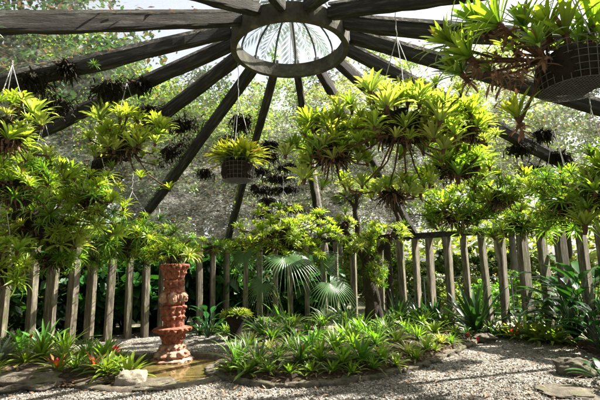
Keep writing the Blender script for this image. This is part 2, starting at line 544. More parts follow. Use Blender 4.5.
# wall plate
b = MB()
for i in range(16):
    a0, a1 = RA[i], RA[i] + 22.5
    p0, p1 = pl(R0, a0, Z0 - .15), pl(R0, a1, Z0 - .15)
    d = (p1 - p0).normalized()
    nrm = Vector((d.y, -d.x, 0))
    b.box((p0 + p1) / 2, (p1 - p0) / 2 * .999, nrm * .12, Vector((0, 0, .075)))
b.build('wall_plate', M['rafter'], pav)
# posts, six to a bay; an opening is left behind the camera
for i in range(16):
    for j in range(6):
        th = RA[i] + 3.75 * j
        tw = (th + 180) % 360 - 180
        if abs(tw) > 118: continue
        f = (j / 6)
        chord = R0 * cos(RAD(11.25)) / cos(RAD((f - .5) * 22.5))
        rr = random.Random(i * 10 + j)
        b = MB()
        tn = Vector((cos(RAD(th)), -sin(RAD(th)), 0)); ou = Vector((sin(RAD(th)), cos(RAD(th)), 0))
        rot = rr.uniform(-.2, .2)
        t2 = tn * cos(rot) + ou * sin(rot); o2 = ou * cos(rot) - tn * sin(rot)
        hw, hd = rr.uniform(.055, .082), rr.uniform(.12, .165)
        c = pl(chord, th) + tn * rr.uniform(-.055, .055)
        top = Z0 - .226
        lean = Vector((rr.uniform(-.05, .05), rr.uniform(-.05, .05), 0))
        vs, fs = [], []
        n = 9; oc = [(-1, -.8), (-.8, -1), (.8, -1), (1, -.8), (1, .8), (.8, 1), (-.8, 1), (-1, .8)]
        for q in range(n + 1):
            z = -.03 + (top + .03) * q / n
            cc = c + lean * (z / top - 1)
            for a, e in oc:
                kx = 1 + .07 * fbm((z * 2.5, th, a * 2)); ky = 1 + .07 * fbm((z * 2.5, th, e * 2 + 9))
                vs.append(cc + t2 * a * hw * kx + o2 * e * hd * ky + Vector((0, 0, z)))
        for q in range(n):
            for a in range(8):
                fs.append((q * 8 + a, q * 8 + (a + 1) % 8, (q + 1) * 8 + (a + 1) % 8, (q + 1) * 8 + a))
        fs += [tuple(range(7, -1, -1)), tuple(range(n * 8, n * 8 + 8))]
        b.add(vs, fs)
        b.build('post', M['post'], pav)
# skylight ring
b = MB(); vs = []; fs = []
rp = [(.78, Z1 - .27), (.865, Z1 - .265), (.875, Z1 - .03), (.78, Z1 - .05)]
NR = 96
for i in range(NR):
    for r, z in rp:
        vs.append(pl(r * (1 + .006 * fbm((i * .3, r, z))), i * 360 / NR, z))
for i in range(NR):
    for j in range(4):
        fs.append((i * 4 + j, ((i + 1) % NR) * 4 + j, ((i + 1) % NR) * 4 + (j + 1) % 4, i * 4 + (j + 1) % 4))
b.add(vs, fs)
b.build('skylight_ring', M['ringm'], pav)
# domed skylight
b = MB(); vs = []; fs = []
def dome(r): return Z1 - .045 + .55 * sqrt(max(0, 1 - (r / .80) ** 2))
rs = [.02 + .78 * sin(pi / 2 * k / 10) for k in range(11)]
for r in rs:
    for i in range(48): vs.append(pl(r, i * 7.5, dome(min(r, .8))))
for k in range(10):
    for i in range(48):
        fs.append((k * 48 + i, k * 48 + (i + 1) % 48, (k + 1) * 48 + (i + 1) % 48, (k + 1) * 48 + i))
b.add(vs, fs)
sl = b.build('skylight', M['pane'], pav, smooth=True)
for i in range(14):
    b = MB()
    b.tube([pl(r * .985, i * 360 / 14 + 6, dome(min(r, .8)) - .012) for r in rs], .016, 6)
    b.build('rib', M['iron'], sl)
# netting, one sheet per bay
for i in range(16):
    b = MB(); vs = []; fs = []
    n, m = 22, 8
    for j in range(n + 1):
        r = .95 + (R0 + .25 - .95) * j / n
        for q in range(m + 1):
            u = q / m
            a = RA[i] + .1 + 22.3 * u
            rc = r * cos(RAD(11.25)) / cos(RAD((u - .5) * 22.5))
            sag = -.10 * (1 - (2 * u - 1) ** 2) * min(1, r / 4) * (1 + .5 * fbm((r, i * 3.3, u * 2)))
            vs.append(pl(rc, a, roof(r) + .015 + sag * sin(pi * j / n) ** .5))
    for j in range(n):
        for q in range(m):
            a = j * (m + 1) + q
            fs.append((a, a + 1, a + m + 2, a + m + 1))
    b.add(vs, fs)
    b.build('netting', M['net'], pav, smooth=True)

# ------------------------------------------------------------------ leaves and rosettes
def strap(b, o, az, el, L, W, bend, nseg=6, fold=.25, k=0.0, taper=.8, twist=0.0, mi=0, base=.55, cols=3):
    """one arching strap leaf from o; el start elevation, bend total drop in radians"""
    vs, t = [], []
    p = Vector(o); e = el
    for i in range(nseg + 1):
        s = i / nseg
        d = Vector((cos(az) * cos(e), sin(az) * cos(e), sin(e)))
        side = Vector((-sin(az), cos(az), 0))
        if twist: side = (Quaternion(d, twist * s) @ side)
        nr = side.cross(d) * -1
        wd = W * (base + (1 - base) * min(1, s * 3)) * (1 - max(0, (s - taper) / (1.0001 - taper)) ** 1.6)
        vs += [p - side * wd - nr * -fold * wd, p.copy(), p + side * wd - nr * -fold * wd]
        t += [s, s, s]
        p = p + d * (L / nseg)
        e -= bend / nseg * (0.5 + s)
    fs = []
    for i in range(nseg):
        a = i * 3
        fs += [(a, a + 1, a + 4, a + 3), (a + 1, a + 2, a + 5, a + 4)]
    b.add(vs, fs, t=t, k=k, mi=mi)
def rosette_mesh(name, mat, n, L, W, e0, e1, bend, seed, nseg=5, fold=.3, taper=.75, jit=.2, core_len=.55, stalk=0.0):
    r = random.Random(seed); b = MB()
    for i in range(n):
        f = i / max(1, n - 1)
        az = i * 2.39996 + r.uniform(-jit, jit)
        el = e0 + (e1 - e0) * f ** .9 + r.uniform(-.1, .1)
        l = L * (1 - (1 - core_len) * f ** 2) * r.uniform(.8, 1.12)
        strap(b, (cos(az) * W * .4, sin(az) * W * .4, f * L * .06), az, el, l, W / 2 * r.uniform(.85, 1.1), bend * (1 - .45 * f) * r.uniform(.7, 1.3), nseg, fold, f, taper, r.uniform(-.3, .3))
    if stalk: b.tube([(0, 0, -stalk), (0, 0, .03)], [W * .5, W * .8], 6, mi=1)
    m = b.mesh(name)
    m.materials.append(mat)
    m.materials.append(M['stolon'])
    m.polygons.foreach_set('use_smooth', [True] * len(m.polygons)); m.update()
    return m
RM = {}
def variants(key, mat, cnt, **kw):
    RM[key] = [rosette_mesh('rosette', M[mat], seed=100 * len(RM) + i, **kw) for i in range(cnt)]
D = RAD
variants('neo', 'lime', 6, n=24, L=.31, W=.036, e0=D(28), e1=D(82), bend=D(70), taper=.78, stalk=.05)
variants('neopale', 'limepale', 6, n=24, L=.32, W=.040, e0=D(30), e1=D(82), bend=D(66), taper=.8, stalk=.05)
variants('neomid', 'mid', 5, n=24, L=.31, W=.034, e0=D(20), e1=D(80), bend=D(66), taper=.7, stalk=.05)
variants('long', 'mid', 4, n=24, L=.44, W=.046, e0=D(20), e1=D(82), bend=D(55), taper=.65, stalk=.12)
variants('longlime', 'lime', 3, n=24, L=.44, W=.05, e0=D(20), e1=D(82), bend=D(55), taper=.65, stalk=.12)
variants('frond', 'fresh', 4, n=30, L=.30, W=.024, e0=D(-10), e1=D(75), bend=D(95), taper=.35, nseg=5)
variants('frondlime', 'lime', 4, n=30, L=.26, W=.026, e0=D(-5), e1=D(75), bend=D(90), taper=.35, nseg=5)
variants('fronddark', 'deep', 3, n=30, L=.32, W=.026, e0=D(-10), e1=D(75), bend=D(95), taper=.35, nseg=5)
variants('basketgold', 'golden', 3, n=46, L=.34, W=.034, e0=D(18), e1=D(80), bend=D(62), taper=.5)
variants('strapgreen', 'green', 5, n=30, L=.52, W=.046, e0=D(20), e1=D(82), bend=D(60), taper=.5, nseg=6)
RM['strapgreen'] += [rosette_mesh('rosette', M['older'], 30, .54, .042, D(10), D(78), D(70), 900 + i, 6, .3, .5, .35) for i in range(4)]
variants('strapfresh', 'fresh', 5, n=32, L=.47, W=.040, e0=D(16), e1=D(82), bend=D(66), taper=.5, nseg=6)
variants('strapmid', 'mid', 4, n=28, L=.40, W=.04, e0=D(15), e1=D(80), bend=D(70), taper=.55, nseg=6)
variants('redcore', 'redcore', 3, n=26, L=.36, W=.045, e0=D(12), e1=D(75), bend=D(50), taper=.6)
variants('varieg', 'varieg', 3, n=24, L=.36, W=.045, e0=D(15), e1=D(75), bend=D(55), taper=.6)
variants('big', 'deep', 3, n=40, L=.95, W=.075, e0=D(15), e1=D(84), bend=D(42), taper=.5, nseg=7, core_len=.85)
variants('silver', 'silver', 2, n=38, L=.62, W=.05, e0=D(5), e1=D(80), bend=D(85), taper=.45, nseg=8)
variants('small', 'mid', 3, n=20, L=.20, W=.03, e0=D(15), e1=D(80), bend=D(60), taper=.6, nseg=4)

def place_rosette(key, parent, loc, nrm, scale, rnd, name='rosette'):
    o = bpy.data.objects.new(name, rnd.choice(RM[key]))
    COL.objects.link(o)
    if parent is not None: o.parent = parent
    q = Vector((0, 0, 1)).rotation_difference(Vector(nrm).normalized()) @ Quaternion((0, 0, 1), rnd.uniform(0, 2 * pi))
    o.matrix_local = Matrix.Translation(loc) @ q.to_matrix().to_4x4() @ Matrix.Scale(scale, 4)
    return o

def roof_at(x, y):
    return roof(max(R1, min(R0, math.hypot(x - CX, y - CY))))

def root_ball(parent, ax, ay, az, seed, c=(0, 0, 0)):
    b = MB()
    c = Vector(c)
    r = random.Random(seed)
    for i in range(9):
        d = Vector((r.gauss(0, .4), r.gauss(0, .4), r.gauss(0, .35)))
        lump(b, c + Vector((d.x * ax, d.y * ay, d.z * az)), (ax * r.uniform(.35, .6), 0, 0), (0, ay * r.uniform(.35, .6), 0), (0, 0, az * r.uniform(.35, .6)), seed + i * 3.3, .9, 16, 10, 1.0)
    g = (ax + az) * .5
    for _ in range(90):          # matted dead roots, stems and dry leaves poking out
        d = Vector((r.uniform(-1, 1), r.uniform(-1, 1), r.uniform(-1, .7))).normalized()
        p = c + Vector((d.x * ax, d.y * ay, d.z * az)) * r.uniform(.4, .9)
        q = p + Vector((d.x, d.y, d.z - .5)) * r.uniform(.06, .20)
        mid = (p + q) / 2 + Vector((r.uniform(-1, 1), r.uniform(-1, 1), r.uniform(-1, 1))) * .06
        b.tube([p, mid, q], [.007, .005, .002], 4)
    for _ in range(110):
        d = Vector((r.uniform(-1, 1), r.uniform(-1, 1), r.uniform(-1, .7))).normalized()
        p = c + Vector((d.x * ax, d.y * ay, d.z * az)) * r.uniform(.6, .95)
        strap(b, p, r.uniform(0, 6.28), r.uniform(-1.3, .4), r.uniform(.08, .22), r.uniform(.006, .014), r.uniform(.2, 1.2), 4, mi=1)
    return b.build('root_ball', [M['root'], M['dead']], parent)

def wire_basket(parent, r, h, z, taper=.85, nv=28, nh=6):
    """grid of wires: rings, uprights and a gridded bottom"""
    b = MB()
    def rr(t): return r * (taper + (1 - taper) * t)
    for j in range(nh + 1):
        t = j / nh
        b.tube([(rr(t) * cos(a), rr(t) * sin(a), z - h + h * t) for a in [2 * pi * i / 28 for i in range(29)]], .0042 if j == nh else .0026, 4, caps=False)
    for i in range(nv):
        a = 2 * pi * i / nv
        b.tube([(rr(0) * cos(a), rr(0) * sin(a), z - h), (rr(1) * cos(a), rr(1) * sin(a), z)], .0026, 4, caps=False)
    n = 9
    for i in range(-n, n + 1):
        x = rr(0) * i / (n + .5); y = sqrt(max(0, rr(0) ** 2 - x * x))
        b.tube([(x, -y, z - h), (x, y, z - h)], .0024, 4, caps=False)
        b.tube([(-y, x, z - h), (y, x, z - h)], .0024, 4, caps=False)
    return b.build('wire_basket', M['mesh'], parent)

def hanger(parent, loc, spread, z, n=3, r=.006):
    """wires from the rim up to the roof"""
    b = MB()
    top = roof_at(loc.x, loc.y) - loc.z - .03
    hook = Vector((0, 0, max(z + .3, min(top - .05, z + 1.0))))
    for i in range(n):
        a = 2 * pi * i / n + .4
        p = Vector((spread * cos(a), spread * sin(a), z))
        b.tube([p, p.lerp(hook, .5) + Vector((.01, 0, 0)), hook], r * .8, 5)
    if top > hook.z:
        pts = [hook + Vector((.008 * sin(i * 2.1), .008 * cos(i * 1.7), (top - hook.z) * i / 8)) for i in range(9)]
        b.tube(pts, r, 5)
    b.build('hanging_wire', M['wire'], parent)

def cluster(name, label, px, py, Y, ax, ay, keys, n, scale, seed, group='hanging bromeliad clumps', az=None, up=.55, lo=-.75,
            wires=True, ball=.62, stolons=True, cat='hanging plant', spr=.25, pts=None):
    """a hanging clump: root ball, stems, rosettes all round it, wires to the roof. ax, ay: half sizes in photo pixels"""
    c = at(px, py, Y); sc = Y / FPX
    n = int(n * 1.4); lo = min(lo, -.78); scale *= .93; ball *= .82
    ax, ay = ax * sc, ay * sc
    ad = az if az is not None else min(ax, max(ay, .35)) 
    o = thing(name, c, label, cat, group)
    r = random.Random(seed)
    if ball: root_ball(o, ax * ball * .85, ad * ball * .85, ay * ball * .8, seed * 1.7, (0, 0, -ay * .12))
    st = MB()
    for i in range(n):
        z = lo + (1 - lo) * ((i + .5) / n)
        a = i * 2.39996 + r.uniform(-.5, .5)
        q = sqrt(max(0, 1 - z * z))
        d = Vector((q * cos(a), q * sin(a), z))
        k = r.uniform(.45, 1.28)
        p = Vector((d.x * ax, d.y * ad, d.z * ay)) * k
        nrm = d * (1 - up) + Vector((0, 0, up)) + Vector((r.uniform(-1, 1), r.uniform(-1, 1), r.uniform(-1, 1))) * spr
        place_rosette(r.choice(keys), o, p, nrm, scale * r.choice([.6, .8, .95, 1.1, 1.3]) * r.uniform(.9, 1.1), r)
        if stolons and i % 2 == 0:
            s0 = p * .35; m = (s0 + p) / 2 + Vector((r.uniform(-.05, .05), r.uniform(-.05, .05), -.05))
            st.tube([s0, m, p - nrm.normalized() * .02], [.012, .009, .012], 5)
    if pts:   # rosettes that dangle away from the clump on their own stem
        for (qx, qy, dy, key, s_) in pts:
            p = at(qx, qy, Y + dy) - c
            place_rosette(key, o, p, Vector((r.uniform(-.3, .3), -.25, 1)), s_, r)
            m = p * .55 + Vector((0, 0, -.10))
            st.tube([p * .15, m, p], [.013, .010, .012], 5)
    if st.v: st.build('stem', M['stolon'], o)
    if wires: hanger(o, c, ax * .6, ay * .1)
    return o
#PLANTS

# ------------------------------------------------------------------ hanging plants
def basket_plant():
    c = at(573, 62, 3.05)
    o = thing('hanging_basket', c, 'large gridded wire basket with long bromeliad runners spilling out high beside a dark rafter', 'hanging basket', 'hanging wire baskets')
    r = random.Random(5)
    wire_basket(o, .275, .30, .08, .9)
    b = MB(); lump(b, (0, 0, -.075), (.232, 0, 0), (0, .232, 0), (0, 0, .132), 4, .12, 40, 24, .45)
    b.v = [tuple(Vector(q) * (1 + .05 * fbm((q[0] * 22, q[1] * 22, q[2] * 22), 3))) for q in b.v]
    b.build('root_ball', M['root'], o, True)
    st = MB()
    spots = [(452, 38, .1, 'long', .8), (470, 52, 0, 'longlime', .8), (462, 68, .15, 'long', .75), (500, 20, -.1, 'longlime', .85), (478, 18, .1, 'long', .8),
             (524, 22, .1, 'long', .8), (548, 26, .0, 'longlime', .8), (566, 30, -.1, 'long', .8), (592, 22, 0, 'longlime', .9), (580, 38, .1, 'long', .7),
             (515, 44, .2, 'longlime', .6), (538, 40, -.2, 'long', .6), (604, 42, -.1, 'long', .8), (518, 112, .1, 'longlime', .6), (490, 66, .2, 'long', .55), (620, 28, .2, 'longlime', .8)]
    for (x, y, dy, k, s_) in spots:
        p = at(x, y + 6, 3.05 + dy) - c
        lean = Vector((max(-1, min(.6, p.x * 1.1)), -.15 + r.uniform(-.3, .2), .75))
        place_rosette(k, o, p, lean, s_, r)
        s0 = Vector((max(-.2, min(.2, p.x)), 0, .02))
        m = (s0 + p) / 2 + Vector((0, r.uniform(-.05, .05), -.03))
        st.tube([s0, m, p - lean.normalized() * .04, p], [.012, .011, .014, .010], 6)
        for _ in range(16):    # brown papery leaf bases
            az = r.uniform(0, 6.28)
            strap(st, p - lean.normalized() * r.uniform(.02, .14), az, r.uniform(-1.2, .3), r.uniform(.05, .13), .012, .8, 3, mi=1)
    for _ in range(130):
        q = at(r.uniform(490, 528), r.gauss(70, 12), 3.05 + r.uniform(-.1, .1)) - c
        strap(st, q, r.uniform(0, 6.28), r.uniform(-1.2, .8), r.uniform(.05, .14), .010, 1.0, 3, mi=1)
    st.build('runner', [M['stolon'], M['dead']], o)
    hanger(o, c, .26, .08)
basket_plant()

def gold_basket():
    c = at(238, 161, 6.2)
    o = thing('hanging_basket', c, 'small round dark basket overflowing with golden green strap leaves below the skylight ring', 'hanging basket', 'hanging wire baskets')
    r = random.Random(8)
    wire_basket(o, .265, .30, .0, .86, 26, 5)
    b = MB(); lump(b, (0, 0, -.15), (.222, 0, 0), (0, .222, 0), (0, 0, .138), 14, .12, 40, 24, .45)
    b.v = [tuple(Vector(q) * (1 + .05 * fbm((q[0] * 22, q[1] * 22, q[2] * 22), 3))) for q in b.v]
    b.build('root_ball', M['root'], o, True)
    for i in range(7):
        a = i * 2.4
        k = .16 * sqrt(i / 6)
        place_rosette('basketgold', o, Vector((k * cos(a), k * sin(a), .0)), Vector((cos(a) * .45 * (i > 0), sin(a) * .45 * (i > 0), 1)), r.uniform(1.2, 1.4), r)
    hanger(o, c, .25, .0)
gold_basket()

cluster('hanging_bromeliad', 'broad pale lime bromeliad clump on a dark root mass, the largest under the rafters', 402, 124, 4.6, 62, 40,
        ['neopale', 'neopale', 'neo'], 58, .74, 21, up=.9, lo=-.55, ball=.62,
        pts=[(362, 186, -.1, 'neopale', .66), (388, 188, .1, 'neo', .68), (408, 194, .1, 'neopale', .62), (424, 186, .2, 'neo', .55), (440, 160, .1, 'neo', .6), (375, 176, .2, 'neomid', .6)])
cluster('hanging_bromeliad', 'lime bromeliads spreading on twisted runners, lower neighbour of the largest clump', 332, 150, 4.75, 44, 32,
        ['neopale', 'neo', 'neo', 'neomid'], 38, .70, 22, up=.85, lo=-.6, ball=.5, wires=False,
        pts=[(302, 166, .2, 'neo', .66), (310, 150, 0, 'neopale', .6), (322, 188, .1, 'neo', .6), (345, 188, .3, 'neomid', .6), (337, 104, .3, 'neopale', .66), (352, 112, .1, 'neopale', .66), (326, 122, .2, 'neopale', .6)])
cluster('hanging_bromeliad', 'mid green bromeliad clump hanging in front of the rafter foot, below the large wire basket', 456, 166, 6.2, 32, 26,
        ['neomid', 'long', 'neo'], 26, .85, 31, up=.9, lo=-.3)
cluster('hanging_bromeliad', 'yellow green bromeliad clump hanging over the post tops, beneath the mid green clump', 458, 214, 7.6, 46, 24,
        ['neomid', 'neo', 'frond'], 46, .9, 32, up=.8, lo=-.5)
cluster('hanging_bromeliad', 'low yellow green clump draped over the tops of three posts', 518, 224, 8.2, 38, 18,
        ['neomid', 'frondlime', 'frond', 'neo'], 44, .85, 33, up=.7, lo=-.7)
cluster('hanging_fern', 'bushy bright green fern-like clump hanging before the railing side', 562, 200, 6.0, 30, 34,
        ['frond', 'frond', 'frondlime'], 52, .8, 34, up=.55, lo=-.85)
cluster('hanging_bromeliad', 'green bromeliads with long pale trailing spear leaves, beside the bushy fern-like clump', 602, 190, 5.2, 30, 34,
        ['neomid', 'neo', 'long'], 26, .9, 35, up=.7, lo=-.6,
        pts=[(585, 226, 0, 'longlime', .9), (604, 240, .1, 'longlime', .9)])
cluster('hanging_bromeliad', 'lime bromeliads on a dark root mass at the left edge under the pale rafter', 6, 132, 4.5, 34, 34,
        ['neo', 'neo', 'neopale'], 22, .72, 36, up=.8, lo=-.5, pts=[(42, 126, 0, 'neopale', .75), (48, 156, .1, 'neopale', .62), (14, 104, 0, 'neo', .7)])
cluster('hanging_bromeliad', 'dark lower clump with a few lime rosettes below the left-edge root mass', 16, 188, 5.0, 34, 24,
        ['neo', 'neomid', 'frond'], 20, .72, 37, up=.8, lo=-.5, wires=False)
cluster('hanging_bromeliad', 'lime bromeliad clump with small rosettes dangling beneath, hanging between two rafters over the column', 124, 142, 5.9, 36, 26,
        ['neo', 'neo', 'neopale'], 30, .78, 38, up=.85, lo=-.35,
        pts=[(141, 178, 0, 'neo', .6), (170, 190, .2, 'neo', .6), (112, 168, 0, 'neomid', .55), (94, 152, 0, 'neo', .6), (90, 140, .1, 'neo', .6), (155, 165, .2, 'neomid', .5), (118, 112, 0, 'neo', .75)])
cluster('hanging_fern', 'big shaggy mass of green and lime foliage hanging over the posts beside the pondside bed', 42, 218, 6.8, 66, 40,
        ['frond', 'frondlime', 'frondlime', 'frondlime', 'neo', 'neopale', 'frond'], 70, .95, 39, up=.5, lo=-.9)
cluster('hanging_fern', 'ragged small green clump hanging lowest over the posts beside the pondside bed', 52, 258, 7.2, 26, 16,
        ['frond', 'frondlime', 'small'], 26, .7, 40, up=.5, lo=-.9, wires=False)
cluster('hanging_fern', 'bright lime sprays low at the left edge above the pondside bed', -4, 268, 5.6, 24, 26,
        ['frondlime', 'neo'], 20, .85, 51, up=.6, lo=-.7)
cluster('hanging_fern', 'dark green shaggy foliage hanging over the posts beside the terracotta column', 130, 243, 8.6, 54, 22,
        ['frond', 'fronddark', 'frondlime', 'frond'], 84, 1.0, 41, up=.5, lo=-.9)
cluster('hanging_fern', 'rounded yellow green mound of small leaves hanging above the fan palms', 284, 237, 9.6, 48, 26,
        ['frondlime', 'frondlime', 'neo', 'neo'], 100, .72, 42, up=.7, lo=-.6)
cluster('column_fern', 'feathery lime green plant growing in the bowl on top of the terracotta column', 172, 252, 7.2, 27, 12,
        ['frondlime', 'frondlime', 'frond'], 34, .72, 43, None, up=.7, lo=-.3, wires=False, cat='plant', ball=.5)

# ------------------------------------------------------------------ terracotta column in the pond
cluster('hanging_bromeliad', 'loose pale lime bromeliads trailing between the largest clump and the wire basket', 468, 128, 4.9, 26, 26,
        ['neopale', 'neo', 'neomid'], 20, .66, 71, up=.8, lo=-.7, ball=.4, wires=False)
cluster('hanging_bromeliad', 'green bromeliad clump joining the mid green clump to the bushy fern-like clump', 500, 196, 7.0, 30, 22,
        ['neomid', 'neo', 'frond'], 30, .8, 72, up=.75, lo=-.7, ball=.5)
cluster('hanging_bromeliad', 'string of lime rosettes hanging lowest under the largest clump', 392, 192, 5.0, 36, 10,
        ['neo', 'neopale'], 15, .6, 73, up=.85, lo=-.6, ball=.3, wires=False)
cluster('hanging_fern', 'lime and green sprays joining the shaggy mass to the clump above the column', 92, 200, 6.6, 30, 26,
        ['frondlime', 'neo', 'frond'], 36, .75, 74, up=.7, lo=-.8, ball=.5)
cluster('hanging_fern', 'dull green clump hanging in shade between the left-edge clumps', 40, 172, 6.0, 26, 18,
        ['neomid', 'frond', 'neo'], 22, .75, 75, up=.7, lo=-.7, ball=.6)
cluster('hanging_fern', 'yellow green growth over the post tops between the mound and the column', 214, 247, 9.4, 20, 7,
        ['frondlime', 'frond'], 18, .6, 76, up=.7, lo=-.7, ball=.3, wires=False)
def column():
    p = gnd(172, 361.5); p.z = .0
    o = thing('terracotta_column', p, 'carved red terracotta column with pale grotesque heads standing in the pond', 'column')
    sc = p.y / FPX
    def lathe(name, prof, mat, n=96):
        """prof: z, radius, lobes, depth, phase"""
        b = MB(); vs = []; fs = []
        P = []
        for (a, c) in zip(prof[:-1], prof[1:]):
            k = max(2, int(abs(c[0] - a[0]) / .012) + 1)
            for q in range(k):
                u = q / k
                P.append(tuple(a[i] + (c[i] - a[i]) * u for i in range(5)))
        P.append(prof[-1])
        for (z, r, lb, dp, ph) in P:
            for j in range(n):
                th = 2 * pi * j / n
                q = 1 + dp * (abs(cos(th * round(lb) / 2 + ph)) - .5) * (1 + .5 * sin(z * 60)) + .06 * fbm((cos(th) * 2, sin(th) * 2, z * 9)) + .09 * fbm((cos(th) * 5, sin(th) * 5, z * 26)) + .03 * sin(th * 24) * sin(z * 90)
                vs.append((r * q * cos(th), r * q * sin(th), z))
        for i in range(len(P) - 1):
            for j in range(n):
                fs.append((i * n + j, i * n + (j + 1) % n, (i + 1) * n + (j + 1) % n, (i + 1) * n + j))
        fs.append(tuple(range(n - 1, -1, -1))); fs.append(tuple(range((len(P) - 1) * n, len(P) * n)))
        b.add(vs, fs)
        return b.build(name, mat, o, True)
    lathe('plinth', [(0, .37, 8, .0, 0), (.05, .37, 8, 0, 0), (.07, .33, 8, 0, 0)], M['terrapale'])
    lathe('carved_foot', [(.07, .27, 10, .10, 0), (.12, .30, 10, .2, 0), (.19, .27, 10, .26, .3), (.22, .22, 12, .2, .6), (.28, .225, 12, .2, 0), (.33, .155, 12, .1, 0)], M['terrapale'])
    lathe('flared_dish', [(.33, .175, 12, .08, 0), (.38, .185, 12, .2, 0), (.46, .21, 12, .22, 0), (.50, .235, 16, .22, 0), (.53, .29, 16, .18, 0), (.57, .325, 16, .14, 0), (.60, .33, 16, .10, 0), (.615, .27, 16, .05, 0), (.62, .17, 16, 0, 0)], M['terra'])
    lathe('leafy_neck', [(.62, .165, 10, .1, 0), (.67, .165, 10, .2, 0), (.75, .17, 10, .28, 0), (.81, .21, 10, .26, 0), (.83, .18, 10, .1, 0), (.87, .19, 10, .25, .4), (.94, .21, 10, .26, .4), (.99, .22, 10, .2, .4), (1.01, .175, 10, 0, 0)], M['terra'])
    lathe('collar', [(1.01, .175, 8, .05, 0), (1.05, .195, 8, .12, 0), (1.24, .195, 8, .12, 0), (1.29, .17, 8, .1, 0), (1.32, .165, 8, 0, 0)], M['terra'])
    # heads standing out all round
    for i in range(6):
        a = i * pi / 3 - pi / 2 + .25
        d = Vector((cos(a), sin(a), 0)); tn = Vector((-sin(a), cos(a), 0))
        b = MB(); c = d * .19 + Vector((0, 0, 1.145))
        lump(b, c, tn * .085, d * .085, Vector((0, 0, .105)), i * 2.2, .18, 18, 12, .9)      # skull
        lump(b, c + d * .075 + Vector((0, 0, -.02)), tn * .022, d * .035, Vector((0, 0, .035)), i, .1, 10, 6, .9)     # nose
        lump(b, c + d * .06 + Vector((0, 0, -.062)), tn * .045, d * .03, Vector((0, 0, .016)), i, .1, 10, 6, .9)      # mouth
        for sgn in (-1, 1):
            lump(b, c + d * .066 + tn * sgn * .036 + Vector((0, 0, .032)), tn * .024, d * .02, Vector((0, 0, .014)), i, .1, 8, 6, .9)   # brow
            lump(b, c + tn * sgn * .08 + d * .02 + Vector((0, 0, .02)), tn * .025, d * .03, Vector((0, 0, .05)), i, .2, 8, 6, .9)       # ear
        b.build('carved_head', M['terrapale'], o, True)
    lathe('upper_neck', [(1.32, .16, 12, .12, 0), (1.37, .17, 12, .24, 0), (1.45, .19, 12, .24, .4), (1.48, .165, 12, .1, 0)], M['terra'])
    lathe('bowl', [(1.48, .165, 14, .08, 0), (1.55, .185, 14, .2, 0), (1.64, .215, 14, .2, 0), (1.71, .245, 14, .16, 0), (1.73, .265, 14, .05, 0), (1.76, .265, 14, .04, 0), (1.77, .21, 14, 0, 0)], M['terra'])
column()

# ------------------------------------------------------------------ plants in the ground
def ground_plant(name, key, px, py, bedname, scale, label, cat, group, seed, lean=(0, 0)):
    p = gnd(px, py)
    if bedname in ('wallside_soil', None) and py < 336:          # keep inside the post wall
        f = 1.0
        while math.hypot(p.x * f - CX, p.y * f - CY) > 6.3: f -= .01
        p = Vector((p.x * f, p.y * f, 0))
    if bedname: p.z = bed_z(bedname, p.x, p.y) - .01
    r = random.Random(seed)
    o = place_rosette(key, None, p, Vector((lean[0], lean[1], 1)), scale * ((1.13 if bedname == 'island_soil' else 1.38) * r.uniform(.82, 1.18)), r, name)
    return tag(o, label, cat, group)
KDESC = {'strapgreen': 'dark green strap-leaved bromeliad', 'strapfresh': 'fresh green strap-leaved bromeliad', 'strapmid': 'yellow green strap-leaved bromeliad',
         'varieg': 'cream striped bromeliad', 'redcore': 'red-centred bromeliad', 'neomid': 'light green rosette bromeliad', 'neo': 'lime green rosette bromeliad',
         'big': 'large dark spiky bromeliad', 'silver': 'silvery arching strap-leaved plant', 'fronddark': 'dark tufted plant', 'frond': 'bushy green tuft', 'long': 'tall upright green bromeliad', 'small': 'small low green bromeliad'}
